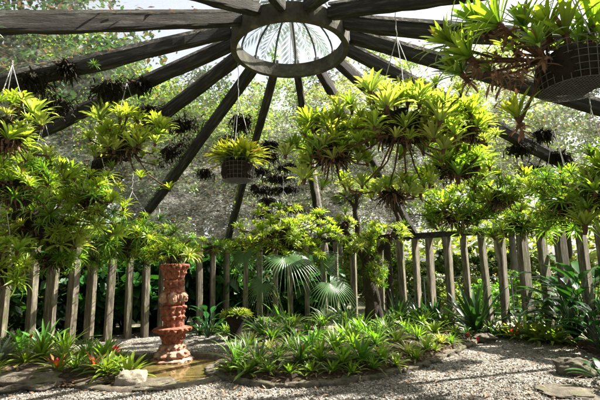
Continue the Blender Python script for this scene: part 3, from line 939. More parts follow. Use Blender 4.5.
ROWS = {
    'the front row of the island bed': ('island_soil', [(236, 375, 'strapgreen', .95), (258, 378, 'strapgreen', .9), (278, 375, 'strapgreen', .85), (301, 378, 'strapgreen', 1.0), (322, 376, 'strapfresh', .95),
        (342, 377, 'strapfresh', 1.0), (362, 374, 'strapgreen', .9), (384, 370, 'strapmid', .9), (408, 363, 'varieg', .9), (428, 358, 'strapmid', .85), (442, 351, 'varieg', .8)]),
    'the inner edge of the stone kerb': ('island_soil', [(230, 378, 'small', 1.2), (247, 381, 'small', 1.3), (268, 382, 'strapmid', .6), (290, 383, 'small', 1.3), (312, 382, 'small', 1.2), (333, 381, 'strapmid', .65),
        (352, 380, 'small', 1.3), (373, 376, 'strapfresh', .7), (396, 371, 'small', 1.4), (417, 365, 'strapmid', .7), (436, 357, 'small', 1.3), (452, 350, 'strapfresh', .6)]),
    'the second row of the island bed': ('island_soil', [(247, 362, 'strapgreen', .8), (270, 362, 'varieg', .75), (290, 363, 'strapgreen', .95), (312, 362, 'strapgreen', 1.0), (334, 362, 'strapfresh', 1.0),
        (354, 361, 'strapfresh', 1.0), (376, 358, 'strapfresh', .95), (397, 355, 'strapmid', .9), (418, 351, 'strapfresh', .9), (436, 345, 'strapmid', .85), (455, 343, 'frond', 1.05)]),
    'the third row of the island bed': ('island_soil', [(248, 352, 'varieg', .95), (272, 353, 'strapgreen', .9), (296, 353, 'strapgreen', .9), (320, 353, 'strapfresh', .95), (346, 352, 'strapfresh', 1.0),
        (368, 350, 'strapfresh', .95), (390, 348, 'strapgreen', .95), (410, 345, 'strapfresh', .95), (430, 341, 'frond', 1.2), (466, 341, 'frond', .9)]),
    'the fourth row of the island bed': ('island_soil', [(262, 344, 'strapgreen', .95), (286, 345, 'strapgreen', .95), (308, 344, 'strapfresh', 1.0), (338, 344, 'strapfresh', .9), (362, 343, 'strapfresh', 1.0),
        (384, 341, 'strapfresh', 1.0), (404, 339, 'strapmid', 1.0), (424, 336, 'strapfresh', 1.1), (446, 337, 'strapgreen', 1.15)]),
    'the back row of the island bed': ('island_soil', [(268, 337, 'strapgreen', 1.0), (294, 337, 'strapgreen', 1.1), (322, 336, 'strapfresh', 1.1), (346, 336, 'strapgreen', 1.1), (372, 334, 'strapfresh', 1.1),
        (394, 334, 'strapfresh', 1.1), (415, 333, 'strapgreen', 1.1)]),
    'the front row of the pondside bed': ('pondside_soil', [(-8, 384, 'strapmid', .7), (24, 371, 'strapmid', .85), (58, 380, 'redcore', .95), (76, 376, 'strapmid', .7), (93, 378, 'redcore', .7), (106, 380, 'strapmid', .75), (118, 376, 'strapfresh', .65)]),
    'the middle row of the pondside bed': ('pondside_soil', [(8, 366, 'strapfresh', .8), (40, 366, 'strapfresh', .9), (62, 367, 'strapmid', .8), (84, 368, 'strapmid', .9), (103, 368, 'strapfresh', .8), (120, 367, 'strapmid', .75)]),
    'the back row of the pondside bed': ('pondside_soil', [(-6, 356, 'strapfresh', 1.0), (20, 357, 'strapgreen', 1.0), (44, 357, 'strapgreen', 1.05), (66, 358, 'strapfresh', 1.0), (86, 359, 'strapgreen', .9), (104, 361, 'strapfresh', .8)]),
    'the wall border under the posts': ('wallside_soil', [(412, 327, 'strapgreen', 1.2), (437, 327, 'big', .8), (476, 325, 'big', 1.15), (500, 328, 'fronddark', 1.3), (512, 331, 'redcore', 1.1), (527, 329, 'neomid', 1.4),
        (541, 333, 'neomid', 1.3), (554, 332, 'neomid', 1.4), (566, 336, 'strapgreen', 1.2), (492, 332, 'strapgreen', 1.0), (535, 324, 'varieg', 1.4), (550, 326, 'neo', 1.4)]),
    'the shady ground behind the island bed': (None, [(394, 326, 'big', .9), (424, 324, 'big', .65), (360, 324, 'fronddark', 1.3), (300, 326, 'fronddark', 1.4), (262, 328, 'fronddark', 1.4), (225, 334, 'frond', 1.3), (212, 331, 'fronddark', 1.4),
        (236, 334, 'neomid', 1.2), (200, 335, 'fronddark', 1.2), (282, 326, 'strapgreen', 1.4), (340, 327, 'strapgreen', 1.3)]),
}
sd = 1000
for where, (bn, items) in ROWS.items():
    items = sorted(items)
    cnt = {}
    for (x, y, k, s_) in items: cnt[k] = cnt.get(k, 0) + 1
    seen = {}
    for (x, y, k, s_) in items:
        sd += 1
        seen[k] = seen.get(k, 0) + 1
        if cnt[k] == 1: lab = 'only ' + KDESC[k] + ' in ' + where
        else: lab = KDESC[k] + ', ' + ORD[seen[k] - 1] + ' along ' + where
        ground_plant('bromeliad' if k not in ('fronddark', 'frond', 'silver') else 'tufted_plant', k, x, y, bn, s_, lab, 'bromeliad' if k not in ('fronddark', 'frond', 'silver') else 'plant', 'plants in ' + where, sd,
                     (random.uniform(-.3, .3), random.uniform(-.3, .15)))
ground_plant('silver_plant', 'silver', 326, 333, 'island_soil', 1.25, 'silvery arching strap-leaved plant at the foot of the dark twisted tree', 'plant', None, 1)
ground_plant('silver_plant', 'silver', -2, 372, 'pondside_soil', 1.0, 'silvery spiky plant at the outer end of the pondside bed', 'plant', None, 3)

# rocks
def rock(px, py, wx, wy, h, label, seed, mat='stone', z=0.0, name='rock', power=.8, amp=.4, rot=0.0):
    p = gnd(px, py); k = p.y / FPX
    b = MB()
    cr, sr = cos(rot), sin(rot)
    lump(b, (0, 0, h * .42), Vector((cr, sr, 0)) * wx * k, Vector((-sr, cr, 0)) * wy * k, (0, 0, h * .6), seed, amp, 44, 30, power)
    b.v = [tuple(Vector(q) * (1 + .07 * fbm((q[0] * 14 + seed, q[1] * 14, q[2] * 18), 4))) for q in b.v]
    o = b.build(name, M[mat], None, True)
    o.location = (p.x, p.y, z)
    return tag(o, label, 'rock')
rock(28, 385, 30, 30, .17, 'long low grey rock in front of the pondside bed', 3, rot=.2, amp=.5)
rock(131, 386, 14, 12, .20, 'pale rounded stone with an orange stain beside the pond', 8, 'pale', power=.7, amp=.2)
rock(152, 386, 22, 20, .07, 'flat paving rock between the pond rim and the pale rounded stone', 12, amp=.35)
rock(574, 374, 15, 13, .22, 'mossy boulder on the gravel beside the broad-leaved plants', 17, amp=.35)
rock(566, 393, 24, 24, .04, 'flat stone slab set in the gravel below the mossy boulder', 22, 'stone', amp=.35)
rock(485, 342, 9, 9, .16, 'small brown boulder at the tip of the island bed', 26)
rock(330, 346, 8, 8, .42, 'upright tan stone block among the island bromeliads', 31, 'pale', power=.55, amp=.2)
rock(262, 337, 9, 9, .45, 'rounded brown stone behind the cream striped bromeliad', 36, amp=.3)
rock(432, 362, 9, 7, .07, 'small flat stone on the gravel beside the island kerb', 41)
rock(98, 384, 8, 8, .06, 'half buried stone in the pondside bed soil', 44)
ground_plant('bromeliad', 'long', 128, 379, None, .85, 'tall upright green bromeliad standing behind the pale rounded stone', 'bromeliad', None, 77)

def red_flower(px, py, z, s_, label, seed):
    p = gnd(px, py); p.z = z
    r = random.Random(seed); b = MB()
    b.tube([(0, 0, -z), (0, 0, 0)], .006, 5, mi=1)
    for i in range(14):
        strap(b, (0, 0, i * .004), i * 2.4, r.uniform(.2, 1.2), s_ * r.uniform(.7, 1.1), s_ * .16, .5, 3, mi=0)
    o = b.build('bromeliad_flower', [M['red'], M['green']]); o.location = p
    tag(o, label, 'flower', 'red bromeliad flowers')
red_flower(114, 371, .30, .11, 'orange red flower head among the pondside bromeliads, beside the column', 1)
red_flower(29, 362, .42, .07, 'small red flower head at the back of the pondside bed', 2)
red_flower(469, 345, .16, .07, 'red flower head in the green tuft at the tip of the island bed', 3)
red_flower(478, 347, .10, .07, 'red flower head beside the small brown boulder', 4)
red_flower(320, 371, .20, .07, 'dull red flower head low in the front of the island bed', 5)

# planter of yellow-tipped bromeliads
def planter():
    p = gnd(236, 340); p.z = .02
    o = thing('planter', p, 'dark urn planter full of yellow-tipped bromeliads behind the pond', 'planter')
    b = MB(); n = 28; vs = []; fs = []
    pr = [(0, .19), (.05, .2), (.12, .13), (.3, .16), (.48, .26), (.56, .29), (.58, .27), (.52, .2)]
    for z, r in pr:
        for j in range(n): vs.append((r * cos(2 * pi * j / n), r * sin(2 * pi * j / n), z))
    for i in range(len(pr) - 1):
        for j in range(n): fs.append((i * n + j, i * n + (j + 1) % n, (i + 1) * n + (j + 1) % n, (i + 1) * n + j))
    fs.append(tuple(range((len(pr) - 1) * n, len(pr) * n)))
    b.add(vs, fs); b.build('urn', M['root'], o, True)
    r = random.Random(4)
    for i in range(13):
        a = i * 2.4; k = .25 * sqrt(i / 13)
        place_rosette(r.choice(['basketgold', 'neomid']), o, Vector((k * cos(a), k * sin(a), .54)), (cos(a) * k * 2, sin(a) * k * 2, 1), r.uniform(.7, .95), r)
planter()

# fan palms
def fan_blade(b, o, nrm, axis, R, n=34, span=RAD(265), droop=.3, seed=0):
    """pleated fan: n segments joined for the inner part, free and drooping at the tips"""
    r = random.Random(seed)
    nrm = Vector(nrm).normalized(); axis = Vector(axis); axis = (axis - nrm * axis.dot(nrm)).normalized()
    sd_ = nrm.cross(axis)
    dth = span / n
    for i in range(n):
        th = -span / 2 + dth * (i + .5)
        L = R * (.78 + .22 * cos(th * .6)) * r.uniform(.93, 1.05)
        d = axis * cos(th) + sd_ * sin(th); c = -axis * sin(th) + sd_ * cos(th)
        vs, t = [], []
        m = 9
        for j in range(m + 1):
            s = j / m
            hw = min(s, .33) * L * math.tan(dth / 2) * 1.02 * (1 if s < .34 else max(.04, 1 - ((s - .34) / .66) ** 1.1))
            p = Vector(o) + d * L * s - Vector((0, 0, 1)) * droop * L * max(0, s - .35) ** 2 * 1.6 - nrm * .12 * L * s * s
            vs += [p - c * hw - nrm * hw * .4, p + nrm * hw * .25, p + c * hw - nrm * hw * .4]
            t += [s] * 3
        fs = []
        for j in range(m):
            a = j * 3; fs += [(a, a + 1, a + 4, a + 3), (a + 1, a + 2, a + 5, a + 4)]
        b.add(vs, fs, t=t, k=0)
def fan_palm(base, label, leaves, seed):
    p = base
    o = thing('fan_palm', p, label, 'palm', 'fan palms')
    r = random.Random(seed)
    for i, (hx, hy, Y, R, nrm, ax, dr) in enumerate(leaves):
        h = at(hx, hy, Y) - p
        b = MB(); fan_blade(b, h, nrm, ax, R, droop=dr, seed=seed + i)
        lf = b.build('fan_leaf', M['fan'], o, True)
        b = MB()
        s0 = Vector((r.uniform(-.02, .02), r.uniform(-.02, .02), .1))
        m1 = Vector((h.x * .25, h.y * .25, h.z * .55))
        m2 = Vector((h.x * .62, h.y * .62, h.z * .9))
        b.tube([s0, m1, m2, h], [.014, .011, .009, .007], 6)
        b.build('stalk', M['mid'], lf)
    b = MB(); b.tube([(0, 0, -.05), (.0, 0, .25)], [.05, .035], 8); b.build('stem', M['bark'], o)
pb = gnd(290, 352); pb.z = bed_z('island_soil', pb.x, pb.y)
fan_palm(pb, 'tall grey green fan palm on a thin stalk amid the island bed bromeliads',
         [(285, 256, pb.y + .0, .80, (.1, -.55, .8), (.35, -.5, -.4), .5), (243, 254, pb.y + .4, .62, (-.3, -.75, .5), (-.2, -.4, -.8), .5), (262, 284, pb.y - .1, .5, (-.2, -.8, .45), (-.5, -.3, -.4), .5)], 50)
pb2 = gnd(345, 345); pb2.z = bed_z('island_soil', pb2.x, pb2.y)
fan_palm(pb2, 'silvery fan palm with a low spread leaf in front of the dark twisted tree',
         [(330, 283, pb2.y - .1, .72, (.25, -.7, .6), (.6, -.3, -.6), .5), (322, 262, pb2.y + .3, .55, (-.1, -.8, .5), (.6, 0, .5), .3)], 60)

# broad-leaved clump beside the path
def broad_plant(px, py, n, H, L, W, label, seed, bedname='wallside_soil', name='broad_leaved_plant', group='broad-leaved plants beside the path'):
    p = gnd(px, py); p.z = bed_z(bedname, p.x, p.y) if bedname else 0
    r = random.Random(seed); b = MB()
    for i in range(n):
        az = i * 2.4 + r.uniform(-.3, .3); f = i / n
        el = RAD(40) + RAD(42) * f
        h = H * r.uniform(.6, 1.1) * (.55 + .45 * f)
        q = Vector((cos(az) * cos(el), sin(az) * cos(el), sin(el))) * h
        b.tube([(0, 0, 0), q * .5 + Vector((0, 0, .05)), q], [.011, .009, .006], 5, t=None, mi=1)
        strap(b, q, az, el * .55, L * r.uniform(.75, 1.15), W / 2 * r.uniform(.8, 1.1), RAD(75) * r.uniform(.7, 1.2), 9, .18, f, .3, r.uniform(-.4, .4), 0, .12)
    o = b.build(name, [M['broad'], M['deep']], None, True); o.location = p
    return tag(o, label, 'plant', group)
broad_plant(576, 345, 46, 1.25, .75, .22, 'dense dark broad-leaved clump where the gravel path meets the wall border', 3)
broad_plant(556, 338, 26, .95, .65, .19, 'smaller broad-leaved plant leaning from the dense clump towards the posts', 4)
broad_plant(606, 358, 30, .80, .60, .15, 'broad-leaved plant with paler narrow leaves at the edge of the path behind the boulder', 5)
broad_plant(606, 388, 12, .25, .40, .10, 'low broad-leaved plant leaning over the mossy boulder', 6, None)
broad_plant(208, 338, 18, .7, .5, .15, 'broad-leaved plant with pale upper leaves behind the pond rim', 7, None, group='broad-leaved plants behind the pond')
broad_plant(228, 330, 18, .6, .5, .15, 'dark broad-leaved plant between two posts behind the planter', 8, None, group='broad-leaved plants behind the pond')

broad_plant(594, 344, 34, 1.7, .8, .20, 'tallest broad-leaved plant at the edge of the picture, in front of the last posts', 9)
broad_plant(540, 336, 20, .6, .5, .14, 'low leafy plant at the foot of the posts, beside the spiky bromeliad', 10, group='broad-leaved plants beside the path')
broad_plant(520, 334, 18, .55, .45, .13, 'low leafy plant between the large spiky bromeliad and the broad-leaved clump', 11)
# ------------------------------------------------------------------ the twisted tree inside
def limbs(b, pts, r0, r1, n=10, wob=.02, seed=0):
    """pts list of Vectors; smoothed tapered tube"""
    P = []
    m = len(pts)
    for i in range(m - 1):
        p0, p1, p2, p3 = pts[max(0, i - 1)], pts[i], pts[i + 1], pts[min(m - 1, i + 2)]
        for q in range(5):
            t = q / 5
            P.append(.5 * ((2 * p1) + (p2 - p0) * t + (2 * p0 - 5 * p1 + 4 * p2 - p3) * t * t + (3 * p1 - p0 - 3 * p2 + p3) * t ** 3))
    P.append(pts[-1])
    k = len(P)
    P = [p + Vector((fbm((i * .4, seed, 0)), fbm((i * .4, seed, 5)), 0)) * wob for i, p in enumerate(P)]
    b.tube(P, [(r0 + (r1 - r0) * i / (k - 1)) * (1 + .18 * fbm((i * .5, seed, 2))) for i in range(k)], n)
def twisted_tree():
    Y = 9.6
    p = gnd(374, 337); Y = p.y; p.z = 0
    o = thing('twisted_tree', p, 'dark mossy tree with twisted limbs rising from the island bed', 'tree')
    A = lambda x, y, d=0: at(x, y, Y + d) - p
    b = MB()
    limbs(b, [Vector((0, 0, -.1)), A(372, 310), A(369, 285), A(367, 262), A(364, 248)], .18, .11, 14, .05, 1)
    limbs(b, [Vector((.12, -.1, -.1)), A(378, 312), A(374, 290), A(372, 268), A(368, 252)], .13, .08, 12, .04, 2)
    b.build('trunk', M['bark'], o, True)
    for i, (pts, r0, r1) in enumerate([
            ([A(366, 262), A(352, 240), A(338, 226), A(322, 216), A(316, 200, .2), A(314, 180, .3)], .085, .045),
            ([A(364, 256), A(358, 232), A(356, 206), A(357, 190)], .10, .035),
            ([A(367, 262), A(385, 244), A(399, 224), A(393, 208), A(388, 190)], .08, .04),
            ([A(356, 210), A(345, 196), A(330, 190)], .04, .015), ([A(393, 208), A(410, 198), A(424, 196)], .04, .015)]):
        b = MB(); limbs(b, pts, r0, r1, 9, .05, i + 7); b.build('limb', M['bark'], o, True)
    return Y
TY = twisted_tree()
cluster('tree_bromeliad', 'golden green bromeliads clinging to the right limb of the twisted tree', 386, 236, TY - .2, 24, 11, ['neo', 'frondlime', 'neopale'], 26, .7, 61, 'bromeliads growing on the twisted tree', up=.7, lo=-.5, wires=False, ball=.35, stolons=False)
cluster('tree_bromeliad', 'golden green bromeliads on the trunk of the twisted tree above the fan leaf', 358, 246, TY - .3, 18, 12, ['neo', 'frondlime'], 20, .65, 62, 'bromeliads growing on the twisted tree', up=.6, lo=-.6, wires=False, ball=.3, stolons=False)
cluster('tree_bromeliad', 'small yellow bromeliad tuft at the fork of the thin vine-like limb', 345, 222, TY - .2, 10, 7, ['neo', 'neopale'], 8, .6, 63, 'bromeliads growing on the twisted tree', up=.7, wires=False, ball=.3, stolons=False)
cluster('tree_bromeliad', 'lime sprays hanging down the lit side of the dark trunk', 377, 272, TY - .3, 9, 18, ['frondlime', 'frond'], 14, .7, 64, 'bromeliads growing on the twisted tree', up=.5, wires=False, ball=.0, stolons=False)

cluster('tree_bromeliad', 'lime rosettes crowning the upright grey limb of the twisted tree', 357, 190, TY - .1, 16, 8, ['neo', 'neopale', 'neomid'], 12, .85, 66, 'bromeliads growing on the twisted tree', up=.8, wires=False, ball=.35, stolons=False)
# ------------------------------------------------------------------ loose gravel and fallen leaves
b = MB(); r = random.Random(99)
ICO = [(0, 0, 1), (.894, 0, .447), (.276, .851, .447), (-.724, .526, .447), (-.724, -.526, .447), (.276, -.851, .447), (.724, .526, -.447), (-.276, .851, -.447), (-.894, 0, -.447), (-.276, -.851, -.447), (.724, -.526, -.447), (0, 0, -1)]
ICF = [(0, 1, 2), (0, 2, 3), (0, 3, 4), (0, 4, 5), (0, 5, 1), (1, 6, 2), (2, 7, 3), (3, 8, 4), (4, 9, 5), (5, 10, 1), (6, 7, 2), (7, 8, 3), (8, 9, 4), (9, 10, 5), (10, 6, 1), (11, 7, 6), (11, 8, 7), (11, 9, 8), (11, 10, 9), (11, 6, 10)]
def free_spot(x, y):
    if any(poly_inside((x, y), BEDS[q][0]) for q in BEDS): return False
    e = ((x - POND_C.x) / (POND_RX * 1.17)) ** 2 + ((y - POND_C.y) / (POND_RY * 1.17)) ** 2
    return e > 1
cnt = 0
while cnt < 16000:
    px, py = r.uniform(-20, 620), 328 + 78 * r.random() ** .8
    p = gnd(px, py)
    if not free_spot(p.x, p.y): continue
    s_ = r.choice([.006, .007, .008, .010, .014]) * r.uniform(.8, 1.2)
    q = Quaternion((r.gauss(0, 1), r.gauss(0, 1), r.gauss(0, 1), r.gauss(0, 1))).normalized()
    vs = [q @ Vector((a * s_ * 1.25, c * s_, d * s_ * .7)) * r.uniform(.85, 1.1) + Vector((p.x, p.y, s_ * .35)) for a, c, d in ICO]
    b.add(vs, ICF); cnt += 1
tag(b.build('loose_gravel', M['pebble']), kind='stuff')
b = MB()
for i in range(3600):
    if i < 550:
        px, py = r.uniform(0, 620), 328 + 74 * r.random() ** .8
        p = gnd(px, py); p.z = .02
    else:
        bn = r.choice(['island_soil', 'island_soil', 'pondside_soil', 'wallside_soil'])
        poly = BEDS[bn][0]
        p = r.choice(poly).lerp(r.choice(poly), r.uniform(.01, .35))
        p = Vector((p.x, p.y, bed_z(bn, p.x, p.y) + .012))
    e = ((p.x - POND_C.x) / (POND_RX * 1.1)) ** 2 + ((p.y - POND_C.y) / (POND_RY * 1.1)) ** 2
    if e < 1 and r.random() < .8: continue
    strap(b, p, r.uniform(0, 6.28), r.uniform(-.1, .5), r.uniform(.05, .13), r.uniform(.012, .025), r.uniform(-.3, .9), 3, .3, 0, .3, 0, 0, .3)
tag(b.build('fallen_leaves', M['dead']), kind='stuff')

# ------------------------------------------------------------------ debris lying on the netting
def on_roof(px, py):
    d = ray(px, py); k = (Z0 - Z1) / (R0 - R1)
    lo, hi = None, None
    t = 1.0
    while t < 25:
        p = EYE + d * t
        if p.z > roof(math.hypot(p.x - CX, p.y - CY)): return p
        t += .01
    return None
DEB = [(32, 73, 16, 6), (50, 98, 22, 9), (30, 104, 18, 6), (107, 82, 14, 9), (147, 105, 12, 6), (182, 119, 15, 8), (171, 148, 9, 14), (92, 170, 18, 14), (110, 150, 14, 10), (139, 78, 6, 4),
       (268, 152, 12, 4), (258, 166, 14, 4), (276, 174, 15, 4), (262, 186, 16, 5), (285, 185, 14, 4), (272, 198, 17, 5), (292, 205, 12, 4), (262, 210, 12, 4), (287, 162, 10, 3), (240, 118, 10, 7), (228, 135, 7, 5), (270, 140, 8, 3), (280, 216, 12, 3),
       (502, 190, 16, 4), (545, 128, 8, 4), (532, 163, 13, 5), (520, 142, 12, 5), (560, 150, 10, 4), (480, 205, 10, 4), (440, 130, 8, 6), (63, 60, 8, 3), (205, 168, 7, 4), (315, 120, 6, 4)]
kd = 0
for (px, py, wx, wy) in DEB:
    p = on_roof(px, py)
    if p is None: continue
    k = (p - EYE).length / FPX
    a = atan2(p.x - CX, p.y - CY)
    slope = (Z1 - Z0) / (R0 - R1)
    n3 = Vector((sin(a) * slope, cos(a) * slope, 1)).normalized()
    tn = Vector((cos(a), -sin(a), 0)); dn = n3.cross(tn)
    r = random.Random(kd + 3); b = MB()
    up_ = wy * k / .62
    for _ in range(7):
        u, v = r.gauss(0, .36), r.gauss(0, .36)
        lump(b, tn * u * wx * k + dn * v * up_ + n3 * .015, tn * wx * k * r.uniform(.12, .34) + dn * up_ * r.uniform(-.2, .2), dn * up_ * r.uniform(.15, .42), n3 * r.uniform(.02, .05), kd * 3 + _, 1.0, 16, 8, 1.0)
    for _ in range(420):
        u, v = max(-1.3, min(1.3, r.gauss(0, .5))), max(-1.3, min(1.3, r.gauss(0, .5)))
        strap(b, tn * u * wx * k + dn * v * up_ + n3 * r.uniform(-.03, .03), r.uniform(0, 6.28), r.uniform(-.9, .5), r.uniform(.06, .20), r.uniform(.004, .013), r.uniform(.2, 1.3), 4, mi=0)
    o = b.build('litter_mat', M['debris'], None); o.location = p - n3 * .13
    tag(o, None, 'litter mat', 'dark mats of litter caught in the roof netting')
    o['label'] = ('black mat of rotting litter caught in the roof netting above the left-hand hanging clumps' if px < 205 else
                  'black mat of rotting litter in the stepped column of mats below the skylight ring' if px < 400 else
                  'black mat of rotting litter caught in the roof netting behind the right-hand hanging clumps')
    kd += 1

b = MB(); r = random.Random(31)
for i in range(9000):
    th = r.uniform(-140, 110); rad = 1.0 + 6.1 * sqrt(r.random())
    if fbm((rad * .9, th * .06, 4)) + r.uniform(-.35, .35) < -.05: continue
    p = pol(rad, th, roof(rad) + .035)
    u = ((th - TH0) % 22.5) / 22.5
    p.z -= .10 * (1 - (2 * u - 1) ** 2) * min(1, rad / 4)
    strap(b, p, r.uniform(0, 6.28), r.uniform(-.3, .4), r.uniform(.04, .11), r.uniform(.010, .024), r.uniform(-.2, .6), 2, .2, 0, .3, 0, 0, .3)
tag(b.build('roof_leaves', M['dead']), kind='stuff')
# ------------------------------------------------------------------ garden outside: trees, shrubs, railing
def crown_mesh(name, mat, R, H, nclump, per, leaf, seed, droop=0.0):
    r = random.Random(seed); b = MB()
    for c in range(nclump):
        while True:
            d = Vector((r.uniform(-1, 1), r.uniform(-1, 1), r.uniform(-1, 1)))
            if .25 < d.length < 1: break
        q = 1 + .3 * fbm((d.x * 2 + seed, d.y * 2, d.z * 2))
        cc = Vector((d.x * R * q, d.y * R * q, d.z * H / 2 * q))
        cr = r.uniform(.35, .8) * R * .32
        for _ in range(per):
            p = cc + Vector((r.gauss(0, .55), r.gauss(0, .55), r.gauss(0, .4))) * cr
            az = r.uniform(0, 6.28); el = r.gauss(-.2 - droop, .5)
            dd = Vector((cos(az) * cos(el), sin(az) * cos(el), sin(el)))
            sd2 = (dd.cross(Vector((r.gauss(0, .5), r.gauss(0, .5), 1)))).normalized()
            L = leaf * r.uniform(.6, 1.3); W = L * r.uniform(.2, .32)
            b.add([p, p + dd * L * .45 + sd2 * W, p + dd * L, p + dd * L * .5 - sd2 * W], [(0, 1, 2, 3)], t=[0, .5, 1, .5], k=r.random())
    m = b.mesh(name); m.materials.append(mat); m.update(); return m
def trunk_mesh(name, mat, H, r0, R, CH, seed):
    """tapered trunk with limbs reaching into the crown"""
    r = random.Random(seed); b = MB()
    top = H
    limbs(b, [Vector((0, 0, -.2)), Vector((r.uniform(-.15, .15), r.uniform(-.15, .15), top * .35)), Vector((r.uniform(-.3, .3), r.uniform(-.3, .3), top * .7)), Vector((r.uniform(-.4, .4), 0, top))], r0, r0 * .25, 9, .06, seed)
    for i in range(9):
        z = top * r.uniform(.4, .85); a = i * 2.4
        e = Vector((cos(a) * R * r.uniform(.5, .9), sin(a) * R * r.uniform(.5, .9), z + CH * r.uniform(.05, .3)))
        limbs(b, [Vector((0, 0, z)), Vector((e.x * .4, e.y * .4, z + (e.z - z) * .3)), e], r0 * .35, r0 * .06, 6, .05, seed + i)
    m = b.mesh(name); m.materials.append(mat); m.polygons.foreach_set('use_smooth', [True] * len(m.polygons)); m.update(); return m
TREES = []
for i, (mat, R, H, nc, per, lf, H0, tr, bk, lb) in enumerate([
        ('tree1', 2.9, 6.5, 120, 130, .17, 7.5, .20, 'bark', 'bushy mid green tree'),
        ('tree2', 2.6, 6.0, 110, 120, .16, 7.5, .16, 'palebark', 'light green airy tree'),
        ('tree3', 3.2, 7.5, 120, 130, .18, 8.5, .26, 'bark', 'dark dense tree'),
        ('tree2', 2.2, 7.5, 80, 100, .15, 9.0, .14, 'palebark', 'tall thin light green tree')]):
    TREES.append((crown_mesh('crown', M[mat], R, H, nc, per, lf, 40 + i), trunk_mesh('trunk', M[bk], H0 * .95, tr, R, H, 60 + i), H0, lb))
def tree(kind, x, y, s_, rz, label, group):
    cm, tm, H0, lb = TREES[kind]
    o = thing('tree', (x, y, -.03), label, 'tree', group)
    o.rotation_euler.z = rz; o.scale = (s_, s_, s_)
    link('trunk', tm, o); link('crown', cm, o, (0, 0, H0 * .82))
r = random.Random(12)
spots = []
tr_i = 0
for ringd, cntr, sc_ in ((12.5, 18, (.75, 1.0)), (18.5, 18, (1.0, 1.4)), (28, 18, (1.4, 1.9))):
    for i in range(cntr + (5 if ringd < 16 else 0)):
        th = -100 + 200 * (i + .5 + r.uniform(-.3, .3)) / cntr
        d = ringd * r.uniform(.9, 1.12)
        if (34 < th < 118 and ringd < 16) or (16 < th < 80 and 16 < ringd < 24 and i % 2): continue
        spots.append((th, d, r.choice([0, 0, 1, 1, 2, 3]), r.uniform(*sc_) * (.7 if 40 < th < 112 and ringd < 24 else 1.4 if th < -28 and ringd < 16 else 1)))
ringname = lambda d: 'just outside the pavilion' if d < 15.5 else ('further into the garden' if d < 23.5 else 'far behind the pavilion')
seen = {}
for th in (128, 150, 172, 194, 216, 238): spots.append((th, 12.5, 2, 1.15))  # unseen trees behind the camera, added to darken the light from that side
spots += [(88, 13.5, 3, 1.25), (36, 15.2, 3, 1.1)]  # airy trees; the first, out of view, is added to dapple the sunlight
for (th, d, k, s_) in sorted(spots):
    q = pol(d, th)
    key = (k, ringname(d)); seen[key] = seen.get(key, 0) + 1
    tot = sum(1 for z in spots if (z[2], ringname(z[1])) == key)
    lab = TREES[k][3] + ' ' + ringname(d)
    if tot > 1: lab += ', ' + ORD[seen[key] - 1] + ' from the left'
    tree(k, q.x, q.y, s_, r.uniform(0, 6.28), lab, 'garden trees around the pavilion')

def tall_palm(px, py, Y, label):
    top = at(px, py, Y)
    o = thing('palm_tree', (top.x, top.y, 0), label, 'palm')
    b = MB(); limbs(b, [Vector((1.3, 0, -.1)), Vector((.82, 0, top.z * .35)), Vector((.35, 0, top.z * .7)), Vector((0, 0, top.z))], .12, .08, 10, .04, 3); b.build('trunk', M['palebark'], o, True)
    rr = random.Random(6)
    for i in range(22):
        az = i * 2.4; el = RAD(70) - RAD(95) * i / 22
        b = MB(); p = Vector((0, 0, top.z)); P = []
        for q in range(13):
            P.append(p.copy())
            d = Vector((cos(az) * cos(el), sin(az) * cos(el), sin(el)))
            sd2 = Vector((-sin(az), cos(az), 0))
            if q > 1:
                for sg in (-1, 1):
                    for w_ in (0, .5):
                        dd = (d * .6 + sd2 * sg + Vector((0, 0, -.5))).normalized()
                        pp = p + d * .12 * w_; L = .55 * sin(pi * min(1, q / 12 + .12)) + .1
                        b.add([pp, pp + dd * L * .5 + d * .025, pp + dd * L, pp + dd * L * .5 - d * .025], [(0, 1, 2, 3)], t=[0, .5, 1, .5])
            p = p + d * .21; el -= .10
        b.tube(P, [.022 * (1 - q / 14) for q in range(13)], 5)
        b.build('frond', M['deep'], o)
tall_palm(291, 18, 14.5, 'tall palm with dark drooping fronds seen through the round skylight')
b = MB(); r = random.Random(77)
for i in range(15000):
    th = r.uniform(-85, 85); d = r.uniform(34, 46)
    top = 7 + 3.5 * fbm((th * .09, 1.5, 0)) + 2 * fbm((th * .4, 7.5, 0))
    p = pol(d, th, top * r.random() ** .8)
    az = r.uniform(0, 6.28); el = r.gauss(-.2, .5)
    dd = Vector((cos(az) * cos(el), sin(az) * cos(el), sin(el)))
    sd2 = dd.cross(Vector((r.gauss(0, .5), r.gauss(0, .5), 1))).normalized()
    L = r.uniform(.5, 1.1); W = L * .28
    b.add([p, p + dd * L * .45 + sd2 * W, p + dd * L, p + dd * L * .5 - sd2 * W], [(0, 1, 2, 3)], t=[0, .5, 1, .5])
tag(b.build('distant_woods', M['tree2']), kind='stuff')
